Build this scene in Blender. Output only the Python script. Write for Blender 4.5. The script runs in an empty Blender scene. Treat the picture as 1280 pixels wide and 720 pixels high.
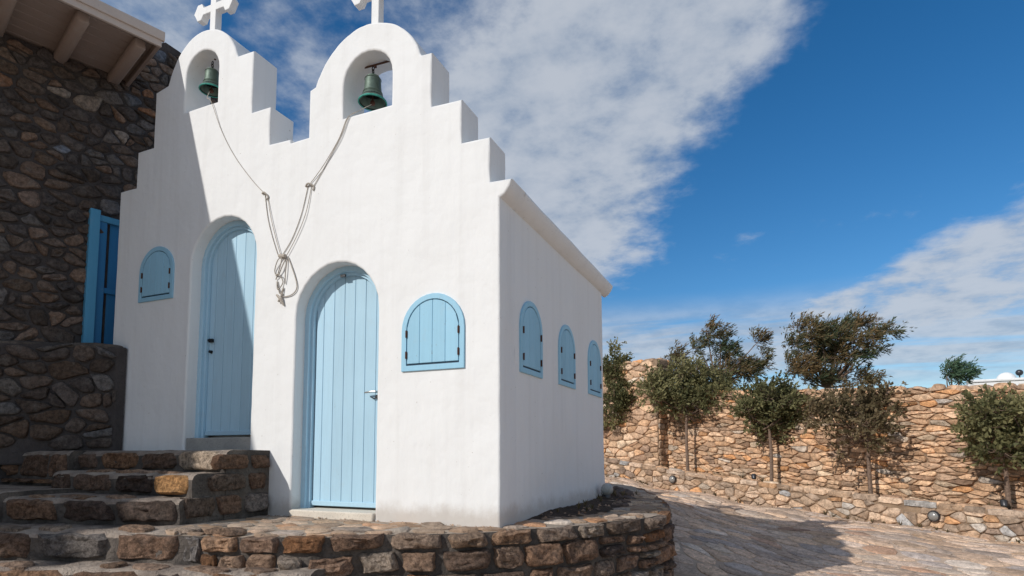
import bpy, math, random
import numpy as np
from mathutils import Vector, noise as mnoise
R=math.radians
S=bpy.context.scene
COL=S.collection
# ---------------------------------------------------------------- camera
FPX,CY=732.0,504.0
PITCH,ROLL,YAW=R(4.68),R(-0.14),R(23.42)
CAM=Vector((2.1,-4.587,0.644))
_r=Vector((math.cos(YAW),math.sin(YAW),0)); _f=Vector((-math.sin(YAW),math.cos(YAW),0)); _z=Vector((0,0,1))
VF=_f*math.cos(PITCH)+_z*math.sin(PITCH); _u=-_f*math.sin(PITCH)+_z*math.cos(PITCH)
VR=_r*math.cos(ROLL)+_u*math.sin(ROLL); VU=-_r*math.sin(ROLL)+_u*math.cos(ROLL)
cd=bpy.data.cameras.new('camera'); cam=bpy.data.objects.new('camera',cd); COL.objects.link(cam); S.camera=cam
cd.sensor_width=36; cd.lens=FPX/1280*36; cd.shift_y=(CY-360)/1280; cd.clip_start=.05; cd.clip_end=3000
from mathutils import Matrix, Quaternion
m=Matrix.Identity(4)
for i in range(3):
    m[i][0]=VR[i]; m[i][1]=VU[i]; m[i][2]=-VF[i]; m[i][3]=CAM[i]
cam.matrix_world=m
def to_px(p):
    d=Vector(p)-CAM; w=d.dot(VF)
    if w<.1: return None
    return 640+FPX*d.dot(VR)/w, CY-FPX*d.dot(VU)/w, w
def at(u,d,z=None,v=None):
    """world point d metres ahead (horizontally) seen at column u"""
    p=CAM+_f*d+_r*((u-640)/732*d)
    p.z = z if z is not None else CAM.z+(564-v)/732*d
    return p
# ---------------------------------------------------------------- sun and sky
LDIR=Vector((.53,1.0,-.70)).normalized()
sd=bpy.data.lights.new('sun','SUN'); sd.energy=3.35; sd.angle=R(.5); sd.color=(1,.95,.885)
so=bpy.data.objects.new('sun',sd); COL.objects.link(so); so.location=(-5,-12,12)
so.rotation_euler=LDIR.to_track_quat('-Z','Y').to_euler()
W=bpy.data.worlds.new('World'); S.world=W; W.use_nodes=True
nt=W.node_tree; nt.nodes.clear()
def N(nt,t,**k):
    n=nt.nodes.new(t)
    for a,b in k.items(): setattr(n,a,b)
    return n
def M(nt,op,a,b=0.0,c=None,clamp=False):
    n=nt.nodes.new('ShaderNodeMath'); n.operation=op; n.use_clamp=clamp
    for i,x in enumerate((a,b,c)):
        if x is None: continue
        if isinstance(x,(int,float)): n.inputs[i].default_value=x
        else: nt.links.new(x,n.inputs[i])
    return n.outputs[0]
def SM(nt,x,lo,hi):
    n=nt.nodes.new('ShaderNodeMapRange'); n.interpolation_type='SMOOTHSTEP'
    n.inputs[1].default_value=lo; n.inputs[2].default_value=hi; nt.links.new(x,n.inputs[0]); return n.outputs[0]
sky=N(nt,'ShaderNodeTexSky',sky_type='NISHITA',sun_disc=False)
sky.sun_elevation=math.asin(-LDIR.z); sky.sun_rotation=math.atan2(-LDIR.x,-LDIR.y)
sky.air_density=1.0; sky.dust_density=.3; sky.ozone_density=3.0; sky.altitude=200
tc=N(nt,'ShaderNodeTexCoord'); sp=N(nt,'ShaderNodeSeparateXYZ'); nt.links.new(tc.outputs['Generated'],sp.inputs[0])
X,Y,Z=sp.outputs
azo=M(nt,'ADD',M(nt,'MULTIPLY',M(nt,'ARCTAN2',X,Y),57.2958),23.42)
el=M(nt,'MULTIPLY',M(nt,'ARCSINE',Z),57.2958)
den=M(nt,'ADD',M(nt,'MAXIMUM',Z,0),.16)
cv=N(nt,'ShaderNodeCombineXYZ'); nt.links.new(M(nt,'DIVIDE',X,den),cv.inputs[0]); nt.links.new(M(nt,'DIVIDE',Y,den),cv.inputs[1])
def cloudnoise(scale,detail,rough,off=(0,0,0),rot=0,sc=(1,1,1),dist=0):
    mp=N(nt,'ShaderNodeMapping'); mp.inputs['Location'].default_value=off; mp.inputs['Rotation'].default_value=(0,0,rot); mp.inputs['Scale'].default_value=sc
    nt.links.new(cv.outputs[0],mp.inputs[0])
    n=N(nt,'ShaderNodeTexNoise'); n.inputs['Scale'].default_value=scale; n.inputs['Detail'].default_value=detail; n.inputs['Roughness'].default_value=rough; n.inputs['Distortion'].default_value=dist
    nt.links.new(mp.outputs[0],n.inputs['Vector']); return n.outputs[0]
n1=cloudnoise(1.5,9,.56,(3.1,1.7,0))
n2=cloudnoise(7.0,7,.6,(1,5,0),sc=(1,1,1))
n3=cloudnoise(2.0,8,.55,(8,2,0),rot=R(23),sc=(.5,2.2,1))
nn=M(nt,'ADD',M(nt,'MULTIPLY',M(nt,'SUBTRACT',n1,.5),2.1),M(nt,'MULTIPLY',M(nt,'SUBTRACT',n2,.5),1.45))
# big diagonal bank
d1=M(nt,'ADD',M(nt,'MULTIPLY',M(nt,'SUBTRACT',el,17.5),.701),M(nt,'MULTIPLY',M(nt,'SUBTRACT',azo,9.3),-.713))
b1=M(nt,'SUBTRACT',SM(nt,d1,-6.5,5.0),M(nt,'MULTIPLY',SM(nt,d1,16,30),.62))
b1=M(nt,'SUBTRACT',b1,M(nt,'MULTIPLY',SM(nt,azo,30,50),.5))
# right-hand wedge
d2=M(nt,'SUBTRACT',M(nt,'ADD',M(nt,'MULTIPLY',M(nt,'SUBTRACT',azo,22.0),.30),12.4),el)
b2=M(nt,'MULTIPLY',M(nt,'MULTIPLY',SM(nt,d2,-.8,2.2),SM(nt,el,8.2,11.0)),SM(nt,azo,18,28))
# generic cover elsewhere
g=M(nt,'MULTIPLY',SM(nt,n1,.46,.62),SM(nt,M(nt,'ABSOLUTE',M(nt,'SUBTRACT',azo,5)),44,70))
b3=M(nt,'MULTIPLY',SM(nt,M(nt,'MULTIPLY',azo,-1.0),25.5,31),.85)
bias=M(nt,'MAXIMUM',M(nt,'MAXIMUM',M(nt,'MAXIMUM',b1,b3),M(nt,'MULTIPLY',b2,.82)),M(nt,'MULTIPLY',g,.8))
dens=SM(nt,M(nt,'ADD',bias,M(nt,'MULTIPLY',nn,.85)),.28,.98)
thin=M(nt,'MULTIPLY',M(nt,'MULTIPLY',SM(nt,n3,.30,.56),.80),M(nt,'MULTIPLY',SM(nt,el,3.5,7.5),M(nt,'SUBTRACT',1.0,SM(nt,el,10.5,15.0))))
dens=M(nt,'MAXIMUM',M(nt,'MULTIPLY',dens,.87),thin)
ccr=N(nt,'ShaderNodeMix',data_type='RGBA'); ccr.inputs['A'].default_value=(3.2,3.8,4.7,1); ccr.inputs['B'].default_value=(4.9,5.25,5.8,1)
nt.links.new(SM(nt,M(nt,'ADD',M(nt,'MULTIPLY',n2,.62),M(nt,'MULTIPLY',n1,.38)),.36,.60),ccr.inputs['Factor'])
hs=N(nt,'ShaderNodeHueSaturation'); hs.inputs['Saturation'].default_value=1.33; hs.inputs['Value'].default_value=.99; nt.links.new(sky.outputs[0],hs.inputs['Color'])
mx=N(nt,'ShaderNodeMix',data_type='RGBA'); nt.links.new(dens,mx.inputs['Factor']); nt.links.new(hs.outputs[0],mx.inputs['A']); nt.links.new(ccr.outputs['Result'],mx.inputs['B'])
bg=N(nt,'ShaderNodeBackground'); bg.inputs[1].default_value=.112; nt.links.new(mx.outputs['Result'],bg.inputs[0])
wo=N(nt,'ShaderNodeOutputWorld'); nt.links.new(bg.outputs[0],wo.inputs[0])
S.render.engine='CYCLES'
S.view_settings.view_transform='Standard'; S.view_settings.look='None'; S.view_settings.exposure=0; S.view_settings.gamma=1
# ---------------------------------------------------------------- materials
def mat(name): 
    m=bpy.data.materials.new(name); m.use_nodes=True; return m,m.node_tree,m.node_tree.nodes['Principled BSDF']
def pos(nt,sc=(1,1,1)):
    g=N(nt,'ShaderNodeNewGeometry'); mp=N(nt,'ShaderNodeMapping'); mp.inputs['Scale'].default_value=sc
    nt.links.new(g.outputs['Position'],mp.inputs[0]); return mp.outputs[0]
def nz(nt,scale,detail=4,rough=.55,sc=(1,1,1),dist=0):
    n=N(nt,'ShaderNodeTexNoise'); n.inputs['Scale'].default_value=scale; n.inputs['Detail'].default_value=detail; n.inputs['Roughness'].default_value=rough; n.inputs['Distortion'].default_value=dist
    nt.links.new(pos(nt,sc),n.inputs['Vector']); return n.outputs[0]
def rgbmix(nt,f,a,b,mode='MIX'):
    n=N(nt,'ShaderNodeMix',data_type='RGBA',blend_type=mode)
    for k,x in (('Factor',f),('A',a),('B',b)):
        if isinstance(x,(int,float)): n.inputs[k].default_value=x
        elif isinstance(x,tuple): n.inputs[k].default_value=(*x,1)
        else: nt.links.new(x,n.inputs[k])
    return n.outputs['Result']
def bump(nt,b,h,dist,strength=1,prev=None):
    n=N(nt,'ShaderNodeBump'); n.inputs['Distance'].default_value=dist; n.inputs['Strength'].default_value=strength
    nt.links.new(h,n.inputs['Height'])
    if prev: nt.links.new(prev,n.inputs['Normal'])
    if b: nt.links.new(n.outputs[0],b.inputs['Normal'])
    return n.outputs[0]
def scale_col(nt,c,f):   # colour * float
    n=N(nt,'ShaderNodeVectorMath',operation='SCALE')
    if isinstance(c,tuple): n.inputs[0].default_value=c
    else: nt.links.new(c,n.inputs[0])
    nt.links.new(f,n.inputs['Scale']); return n.outputs[0]
def stone_mat(name,sc=1.0,bumpd=.012,contrast=.7,grey=.45,grain=.5):
    m,nt,b=mat(name)
    a=N(nt,'ShaderNodeAttribute',attribute_name='tone')
    f=M(nt,'ADD',M(nt,'MULTIPLY',SM(nt,nz(nt,22*sc,7,.68),.3,.7),contrast),1-contrast*.5)
    c=scale_col(nt,a.outputs['Color'],f)
    c=rgbmix(nt,M(nt,'MULTIPLY',SM(nt,nz(nt,9*sc,4,.6),.5,.72),grey),c,scale_col(nt,(.30,.27,.24),M(nt,'ADD',nz(nt,60*sc,3),.1)))
    c=rgbmix(nt,M(nt,'MULTIPLY',SM(nt,nz(nt,75*sc,3,.6),.60,.68),.65),c,(.03,.026,.024))
    c=rgbmix(nt,M(nt,'MULTIPLY',SM(nt,nz(nt,48*sc,4,.7),.56,.70),grain),c,scale_col(nt,a.outputs['Color'],M(nt,'ADD',1.9,0)))
    nt.links.new(c,b.inputs['Base Color']); b.inputs['Roughness'].default_value=.92; b.inputs['Specular IOR Level'].default_value=.25
    p=bump(nt,None,nz(nt,20*sc,7,.65,dist=.4),bumpd*2.2)
    bump(nt,b,nz(nt,85*sc,4,.65),bumpd*.7,1,p)
    return m
def mortar_mat(name,c1,c2,bd=.008):
    m,nt,b=mat(name)
    c=rgbmix(nt,SM(nt,nz(nt,3.0,6,.65),.35,.68),c1,c2)
    c=rgbmix(nt,M(nt,'MULTIPLY',SM(nt,nz(nt,60,3),.5,.7),.4),c,tuple(x*.55 for x in c1))
    nt.links.new(c,b.inputs['Base Color']); b.inputs['Roughness'].default_value=.95; b.inputs['Specular IOR Level'].default_value=.2
    p=bump(nt,None,nz(nt,9,6,.6),bd*2); bump(nt,b,nz(nt,90,3),bd*.4,1,p); return m
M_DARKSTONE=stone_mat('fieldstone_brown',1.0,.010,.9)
M_TERRSTONE=stone_mat('terrace_stone',1.1,.024,1.2,.25,.85)
M_FARSTONE=stone_mat('ochre_stone',.45,.02,.7,.12)
M_FLAG=stone_mat('flagstone',.5,.010,.6,.15)
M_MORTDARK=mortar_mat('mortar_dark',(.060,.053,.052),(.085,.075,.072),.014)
M_MORTTERR=mortar_mat('mortar_terrace',(.07,.062,.057),(.17,.145,.125),.025)
M_TREADLIT=mortar_mat('tread_cement_skylit',(.24,.195,.165),(.46,.385,.32),.035)  # pale cement smear, with sky light on the treads painted in as well
M_MORTTOP=mortar_mat('mortar_floor',(.30,.25,.20),(.45,.36,.28))
M_MORTFAR=mortar_mat('mortar_ochre',(.20,.14,.095),(.34,.24,.16))
M_ROAD=mortar_mat('road_mortar',(.44,.34,.265),(.55,.43,.33),.006)
M_SOIL=mortar_mat('soil',(.045,.03,.022),(.09,.06,.04),.02)
M_SCRUB=mortar_mat('dry_scrub',(.16,.12,.07),(.10,.10,.05),.03)
def white_mat(name='whitewash',base=(.775,.782,.782)):
    m,nt,b=mat(name)
    streak=SM(nt,nz(nt,7,5,.6,(1,1,.05)),.46,.72)
    patch=SM(nt,nz(nt,.9,5,.6),.45,.75)
    c=rgbmix(nt,M(nt,'MULTIPLY',streak,.34),base,tuple(x*y for x,y in zip(base,(.86,.85,.84))))
    c=rgbmix(nt,M(nt,'MULTIPLY',patch,.35),c,tuple(x*y for x,y in zip(base,(.95,.94,.925))))
    g=N(nt,'ShaderNodeNewGeometry'); s=N(nt,'ShaderNodeSeparateXYZ'); nt.links.new(g.outputs['Position'],s.inputs[0])
    # splashed dirt along the foot of the wall, ragged
    foot=M(nt,'SUBTRACT',M(nt,'ADD',.10,M(nt,'MULTIPLY',nz(nt,5,5,.7),.22)),s.outputs[2])
    c=rgbmix(nt,M(nt,'MULTIPLY',SM(nt,foot,0,.16),.6),c,(.42,.36,.30))
    c=rgbmix(nt,M(nt,'MULTIPLY',SM(nt,nz(nt,28,2,.5),.735,.76),.6),c,(.35,.31,.27))
    nt.links.new(c,b.inputs['Base Color']); b.inputs['Roughness'].default_value=.85; b.inputs['Specular IOR Level'].default_value=.25
    p=bump(nt,None,nz(nt,1.6,4,.5),.035); p=bump(nt,None,nz(nt,14,4,.6,(1,1,.35)),.004,1,p); bump(nt,b,nz(nt,120,2),.0012,1,p)
    return m
M_WHITE=white_mat()
def paint_mat(name,base,grain=(1,1,.06),worn=.25):
    m,nt,b=mat(name)
    c=rgbmix(nt,M(nt,'MULTIPLY',SM(nt,nz(nt,30,4,.6,grain),.4,.75),.35),base,tuple(x*.84 for x in base))
    c=rgbmix(nt,M(nt,'MULTIPLY',SM(nt,nz(nt,2.3,4,.6),.4,.8),.3),c,tuple(min(1,x*1.12+.01) for x in base))
    c=rgbmix(nt,M(nt,'MULTIPLY',SM(nt,nz(nt,45,4,.65,(1,1,.3)),.66,.72),worn),c,(.25,.27,.28))
    oi=N(nt,'ShaderNodeObjectInfo'); c=scale_col(nt,c,M(nt,'ADD',.93,M(nt,'MULTIPLY',oi.outputs['Random'],.12)))
    c=rgbmix(nt,M(nt,'MULTIPLY',SM(nt,nz(nt,5,5,.7),.55,.8),.22),c,(.42,.46,.46))
    nt.links.new(c,b.inputs['Base Color']); b.inputs['Roughness'].default_value=.55; b.inputs['Specular IOR Level'].default_value=.3
    bump(nt,b,nz(nt,60,4,.6,grain),.0012); return m
M_BLUE=paint_mat('light_blue_paint',(.41,.61,.74))
M_BLUEL=paint_mat('shutter_blue_paint',(.30,.55,.71),worn=.6)
M_BLUED=paint_mat('deep_blue_paint',(.035,.20,.42),worn=.3)
M_GAP=paint_mat('dark_gap',(.02,.05,.08))
M_WOOD=paint_mat('weathered_pale_wood',(.32,.25,.215),(1,1,1),.3)
M_WOODL=paint_mat('pale_fascia_paint',(.50,.43,.385),(1,1,1),.3)
M_SILL=mortar_mat('cement_sill',(.34,.33,.31),(.42,.40,.37),.003)
M_SILL2=mortar_mat('cream_sill',(.62,.56,.48),(.70,.64,.55),.003)
def simple(name,c,rough=.5,metal=0,var=.3,ns=30):
    m,nt,b=mat(name)
    nt.links.new(rgbmix(nt,M(nt,'MULTIPLY',SM(nt,nz(nt,ns,4,.6),.35,.7),var),c,tuple(x*.4 for x in c)),b.inputs['Base Color'])
    b.inputs['Roughness'].default_value=rough; b.inputs['Metallic'].default_value=metal; bump(nt,b,nz(nt,ns*2,3),.001); return m
M_IRON=simple('rusty_iron',(.10,.045,.03),.8,.3)
M_BLACK=simple('black_iron',(.02,.02,.022),.45,.6)
M_STEEL=simple('brushed_steel',(.45,.44,.42),.35,.9)
M_BRONZE=simple('weathered_bronze',(.12,.17,.14),.55,.5,.5,18)
M_VERDI=simple('verdigris_rim',(.04,.30,.24),.7,.1,.7,30)
M_ROPE=simple('dirty_rope',(.50,.45,.39),.95,0,.7,90)
M_GLOBE=simple('frosted_globe',(.40,.40,.38),.4,0,.3,40)
M_LAMPD=simple('dark_lamp_metal',(.06,.06,.065),.35,.5)
M_GLASSL=simple('lamp_lens',(.30,.29,.27),.2,.2)
M_BARK=simple('bark',(.22,.15,.11),.95,0,.8,35)
def leaf_mat(name,c1,c2,tr=.25):
    m,nt,b=mat(name)
    a=N(nt,'ShaderNodeAttribute',attribute_name='tone')
    s=N(nt,'ShaderNodeSeparateColor'); nt.links.new(a.outputs['Color'],s.inputs[0])
    c=rgbmix(nt,s.outputs[0],c1,c2)
    nt.links.new(c,b.inputs['Base Color']); b.inputs['Roughness'].default_value=.6; b.inputs['Specular IOR Level'].default_value=.2
    t=N(nt,'ShaderNodeBsdfTranslucent'); nt.links.new(c,t.inputs[0]); ms=N(nt,'ShaderNodeMixShader'); ms.inputs[0].default_value=tr
    nt.links.new(b.outputs[0],ms.inputs[1]); nt.links.new(t.outputs[0],ms.inputs[2]); nt.links.new(ms.outputs[0],nt.nodes['Material Output'].inputs[0]); return m
M_OLIVE=leaf_mat('olive_leaf',(.055,.07,.03),(.30,.275,.13),.38)
M_TUFT=leaf_mat('tuft_leaf',(.05,.13,.085),(.12,.18,.10),.35)
M_DRY=leaf_mat('dry_leaf',(.085,.075,.04),(.24,.18,.10),.35)
M_PINE=leaf_mat('juniper_leaf',(.03,.10,.055),(.24,.15,.07),.38)
# ---------------------------------------------------------------- object helpers
ORG={}
def link(o,parent=None,base=None):
    COL.objects.link(o)
    if parent is not None: o.parent=parent
def thing(name,label,cat,loc,group=None):
    o=bpy.data.objects.new(name,None); COL.objects.link(o); o.location=loc; o.empty_display_size=.1
    ORG[o.name]=Vector(loc); o['label']=label; o['category']=cat
    if group: o['group']=group
    return o
def tag(o,label=None,cat=None,group=None,kind=None):
    for k,v in (('label',label),('category',cat),('group',group),('kind',kind)):
        if v: o[k]=v
    return o
def mk(name,verts,faces,mt,parent=None,smooth=True,tone=None,sharp=None,origin=None):
    vs=np.asarray(verts,float)
    c=Vector(origin) if origin is not None else Vector(((vs[:,0].min()+vs[:,0].max())/2,(vs[:,1].min()+vs[:,1].max())/2,vs[:,2].min()))
    me=bpy.data.meshes.new(name); me.from_pydata((vs-np.array(c)).tolist(),[],faces); 
    if mt: me.materials.append(mt)
    if tone is not None:
        a=me.color_attributes.new('tone','FLOAT_COLOR','POINT')
        t=np.ones((len(vs),4),np.float32); t[:,:3]=tone; a.data.foreach_set('color',t.ravel())
    if smooth: me.polygons.foreach_set('use_smooth',[True]*len(me.polygons))
    if sharp is not None: me.set_sharp_from_angle(angle=R(sharp))
    me.update()
    o=bpy.data.objects.new(name,me); COL.objects.link(o)
    if parent is not None:
        o.parent=parent; o.location=c-ORG[parent.name]
    else: o.location=c
    ORG[o.name]=c.copy()
    return o
class MB:
    def __init__(s): s.v=[]; s.f=[]; s.t=[]
    def add(s,v,f,t=None):
        n=len(s.v); s.v+= [tuple(x) for x in v]; s.f+=[tuple(i+n for i in q) for q in f]
        s.t+=[t or (1,1,1)]*len(v); return s
    def box(s,p0,p1,t=None):
        x0,y0,z0=p0; x1,y1,z1=p1
        v=[(x0,y0,z0),(x1,y0,z0),(x1,y1,z0),(x0,y1,z0),(x0,y0,z1),(x1,y0,z1),(x1,y1,z1),(x0,y1,z1)]
        return s.add(v,[(0,3,2,1),(4,5,6,7),(0,1,5,4),(1,2,6,5),(2,3,7,6),(3,0,4,7)],t)
    def beam(s,a,b,w,h,up=(0,0,1),bev=.0):
        a=Vector(a); b=Vector(b); d=(b-a).normalized(); up=Vector(up); sd=d.cross(up).normalized(); u=sd.cross(d)
        pr=[(-w/2+bev,-h/2),(w/2-bev,-h/2),(w/2,-h/2+bev),(w/2,h/2-bev),(w/2-bev,h/2),(-w/2+bev,h/2),(-w/2,h/2-bev),(-w/2,-h/2+bev)] if bev>0 else [(-w/2,-h/2),(w/2,-h/2),(w/2,h/2),(-w/2,h/2)]
        n=len(pr); v=[]
        L=(b-a).length; rings=[(0,1)] if bev<=0 else [(0,.8),(bev/L,1)]
        rings=rings+([(1,1)] if bev<=0 else [(1-bev/L,1),(1,.8)])
        for t,sc in rings:
            for x,y in pr: v.append(a+(b-a)*t+sd*x*sc+u*y*sc)
        f=[]
        for k in range(len(rings)-1):
            for i in range(n): f.append((k*n+i,k*n+(i+1)%n,(k+1)*n+(i+1)%n,(k+1)*n+i))
        f.append(tuple(range(n-1,-1,-1))); f.append(tuple((len(rings)-1)*n+i for i in range(n)))
        f=[q[::-1] for q in f]
        return s.add(v,f)
    def tube(s,pts,r,n=8,cap=True):
        pts=[Vector(p) for p in pts]; m=len(pts); rr=r if isinstance(r,(list,tuple)) else [r]*m
        base=len(s.v); v=[]; pu=None
        for i,p in enumerate(pts):
            d=(pts[min(i+1,m-1)]-pts[max(i-1,0)]).normalized()
            if pu is None: pu=d.orthogonal().normalized()
            pu=(pu-d*pu.dot(d)); pu=pu.normalized() if pu.length>1e-6 else d.orthogonal().normalized()
            w=d.cross(pu)
            for k in range(n):
                a=2*math.pi*k/n; v.append(p+(pu*math.cos(a)+w*math.sin(a))*rr[i])
        f=[(i*n+k,i*n+(k+1)%n,(i+1)*n+(k+1)%n,(i+1)*n+k) for i in range(m-1) for k in range(n)]
        if cap: f+=[tuple(range(n-1,-1,-1)),tuple((m-1)*n+k for k in range(n))]
        return s.add(v,f)
    def lathe(s,prof,c,n=24):
        c=Vector(c); v=[]; m=len(prof)
        for r,z in prof:
            for k in range(n):
                a=2*math.pi*k/n; v.append(c+Vector((r*math.cos(a),r*math.sin(a),z)))
        f=[(i*n+k,i*n+(k+1)%n,(i+1)*n+(k+1)%n,(i+1)*n+k) for i in range(m-1) for k in range(n)]
        return s.add(v,f)
    def build(s,name,mt,parent=None,smooth=True,sharp=40,tone=False):
        return mk(name,s.v,s.f,mt,parent,smooth,np.array(s.t) if tone else None,sharp)
def bevel(o,w,seg=2,ang=35):
    b=o.modifiers.new('bevel','BEVEL'); b.width=w; b.segments=seg; b.limit_method='ANGLE'; b.angle_limit=R(ang)
    return o
def curve_slab(name,outer,holes,depth,mt,bev=.02,jit=0,seed=0,step=.09):
    """2D outlines (x,z), extruded along +Y from 0 to depth with rounded edges; returns verts/faces mesh in XZ world"""
    rg=random.Random(seed)
    cu=bpy.data.curves.new(name,'CURVE'); cu.dimensions='2D'; cu.fill_mode='BOTH'
    cu.extrude=depth/2-bev; cu.bevel_depth=bev; cu.bevel_resolution=2; cu.offset=-bev
    for poly in [outer]+holes:
        pts=[]
        for i in range(len(poly)):
            a=poly[i]; b=poly[(i+1)%len(poly)]; L=math.dist(a,b); k=max(1,int(L/step)) if jit else 1
            for j in range(k):
                t=j/k; pts.append((a[0]+(b[0]-a[0])*t+rg.uniform(-jit,jit),a[1]+(b[1]-a[1])*t+rg.uniform(-jit,jit)))
        s=cu.splines.new('POLY'); s.points.add(len(pts)-1); s.use_cyclic_u=True
        for p,q in zip(s.points,pts): p.co=(q[0],q[1],0,1)
    ob=bpy.data.objects.new('tmp',cu); COL.objects.link(ob)
    dg=bpy.context.evaluated_depsgraph_get(); dg.update()
    me=bpy.data.meshes.new_from_object(ob.evaluated_get(dg))
    vs=[(v.co.x,depth/2-v.co.z,v.co.y) for v in me.vertices]; fs=[tuple(p.vertices) for p in me.polygons]
    bpy.data.objects.remove(ob); bpy.data.curves.remove(cu); bpy.data.meshes.remove(me)
    return vs,fs
def arch(cx,z0,r,zs,n=14,rz=None):
    """arched outline points counterclockwise starting bottom right"""
    rz=rz or r
    p=[(cx+r,z0)]
    p+=[(cx+r*math.cos(math.pi*k/n),zs+rz*math.sin(math.pi*k/n)) for k in range(n+1)]
    p+=[(cx-r,z0)]
    return p
def inarch(x,cx,r,zs,rz=None):
    t=1-((x-cx)/r)**2
    return zs+(rz or r)*math.sqrt(max(0,t))
# ---------------------------------------------------------------- stone layout
class Path:
    def __init__(s,pts,smooth=True):
        P=[Vector((*p,0)) if len(p)==2 else Vector(p) for p in pts]
        if smooth:
            Q=[]
            for i in range(len(P)-1):
                p0=P[max(i-1,0)];p1=P[i];p2=P[i+1];p3=P[min(i+2,len(P)-1)]
                for k in range(8):
                    t=k/8; Q.append(.5*((2*p1)+(p2-p0)*t+(2*p0-5*p1+4*p2-p3)*t*t+(3*p1-p0-3*p2+p3)*t**3))
            Q.append(P[-1]); P=Q
        s.p=P; s.L=[0]
        for a,b in zip(P,P[1:]): s.L.append(s.L[-1]+(b-a).length)
        s.len=s.L[-1]
    def at(s,u):
        import bisect
        i=min(max(bisect.bisect_right(s.L,u)-1,0),len(s.p)-2)
        a,b=s.p[i],s.p[i+1]; t=(u-s.L[i])/max(1e-9,s.L[i+1]-s.L[i]); return a.lerp(b,t) if 0<=t<=1 else a+(b-a)*t
    def frame(s,u):
        p=s.at(u); d=(s.at(u+.08)-s.at(u-.08)); d.z=0; d.normalize()
        return p,d,Vector((d.y,-d.x,0))
    def wall(s,z0=0,batter=0):
        def f(u,v,h):
            p,d,n=s.frame(u); return Vector((p.x,p.y,z0+v+p.z))+n*(h-batter*v)
        return f
def voronoi(u0,u1,v0,v1,size,aspect,rg,relax=.55,inside=None,drop=0):
    sx,sy=size*math.sqrt(aspect),size/math.sqrt(aspect)
    pts=[]; nx=int((u1-u0)/sx)+3; ny=int((v1-v0)/sy)+3; grid={}
    for j in range(-1,ny):
        for i in range(-1,nx):
            p=(u0+(i+.5+.5*(j%2)+rg.uniform(-relax,relax))*sx, v0+(j+.5+rg.uniform(-relax,relax))*sy)
            if rg.random()>=drop: grid[(i,j)]=p
    cells=[]
    for (i,j),p in grid.items():
        if not(u0-.0<=p[0]<=u1 and v0<=p[1]<=v1): continue
        if inside and not inside(*p): continue
        poly=[(p[0]-1.5*sx,p[1]-1.5*sy),(p[0]+1.5*sx,p[1]-1.5*sy),(p[0]+1.5*sx,p[1]+1.5*sy),(p[0]-1.5*sx,p[1]+1.5*sy)]
        for dj in range(-2,3):
            for di in range(-3,4):
                q=grid.get((i+di,j+dj))
                if q is None or q==p: continue
                nxv,nyv=(q[0]-p[0])/aspect,(q[1]-p[1])
                # metric: scaled u
                mu,mv=(p[0]+q[0])/2,(p[1]+q[1])/2
                def sdf(a): return ((a[0]-mu)/aspect)*nxv+(a[1]-mv)*nyv
                out=[]
                for k in range(len(poly)):
                    a,b=poly[k],poly[(k+1)%len(poly)]; da,db=sdf(a),sdf(b)
                    if da<=0: out.append(a)
                    if (da<0)!=(db<0) and da!=db:
                        t=da/(da-db); out.append((a[0]+(b[0]-a[0])*t,a[1]+(b[1]-a[1])*t))
                poly=out
                if len(poly)<3: break
            if len(poly)<3: break
        poly=[(min(max(a,u0),u1),min(max(b,v0),v1)) for a,b in poly]
        if len(poly)>=3: cells.append(poly)
    return cells
def courses(u0,u1,v0,v1,hmin,hmax,wmin,wmax,rg,warp=.02,wfreq=1.5,split=.2,seed=0):
    cells=[]; v=v0
    def wp(a,b):
        n=mnoise.noise_vector(Vector((a*wfreq,b*wfreq*1.7,seed*7.3)))
        e=min(1,max(0,(b-v0)/.08)); 
        return (a+n.x*warp*1.5,b+n.y*warp*e)
    rows=[]
    while v<v1-.02:
        h=rg.uniform(hmin,hmax); 
        if v1-(v+h)<hmin*.6: h=v1-v
        u=u0-rg.uniform(0,wmax*.5)
        while u<u1:
            w=rg.uniform(wmin,wmax)*(.75+.5*h/hmax)
            a0,a1=max(u,u0),min(u+w,u1)
            if a1-a0>wmin*.35:
                q=[]
                if rg.random()<split and h>hmin*1.1:
                    s=rg.uniform(.35,.65); q=[(a0,a1,v,v+h*s),(a0,a1,v+h*s,v+h)]
                else: q=[(a0,a1,v,v+h)]
                for x0,x1,y0,y1 in q:
                    poly=[]
                    sk=rg.uniform(-.12,.12)*(y1-y0); 
                    for (ax,ay),(bx,by) in (((x0,y0),(x1,y0)),((x1,y0),(x1,y1)),((x1,y1),(x0,y1)),((x0,y1),(x0,y0))):
                        for k in range(3): poly.append(wp(ax+(bx-ax)*k/3+(sk if ay>y0+1e-6 else -sk)*(1 if k==0 else .5),ay+(by-ay)*k/3))
                    cells.append(poly)
            u+=w
        v+=h
    return cells
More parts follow.
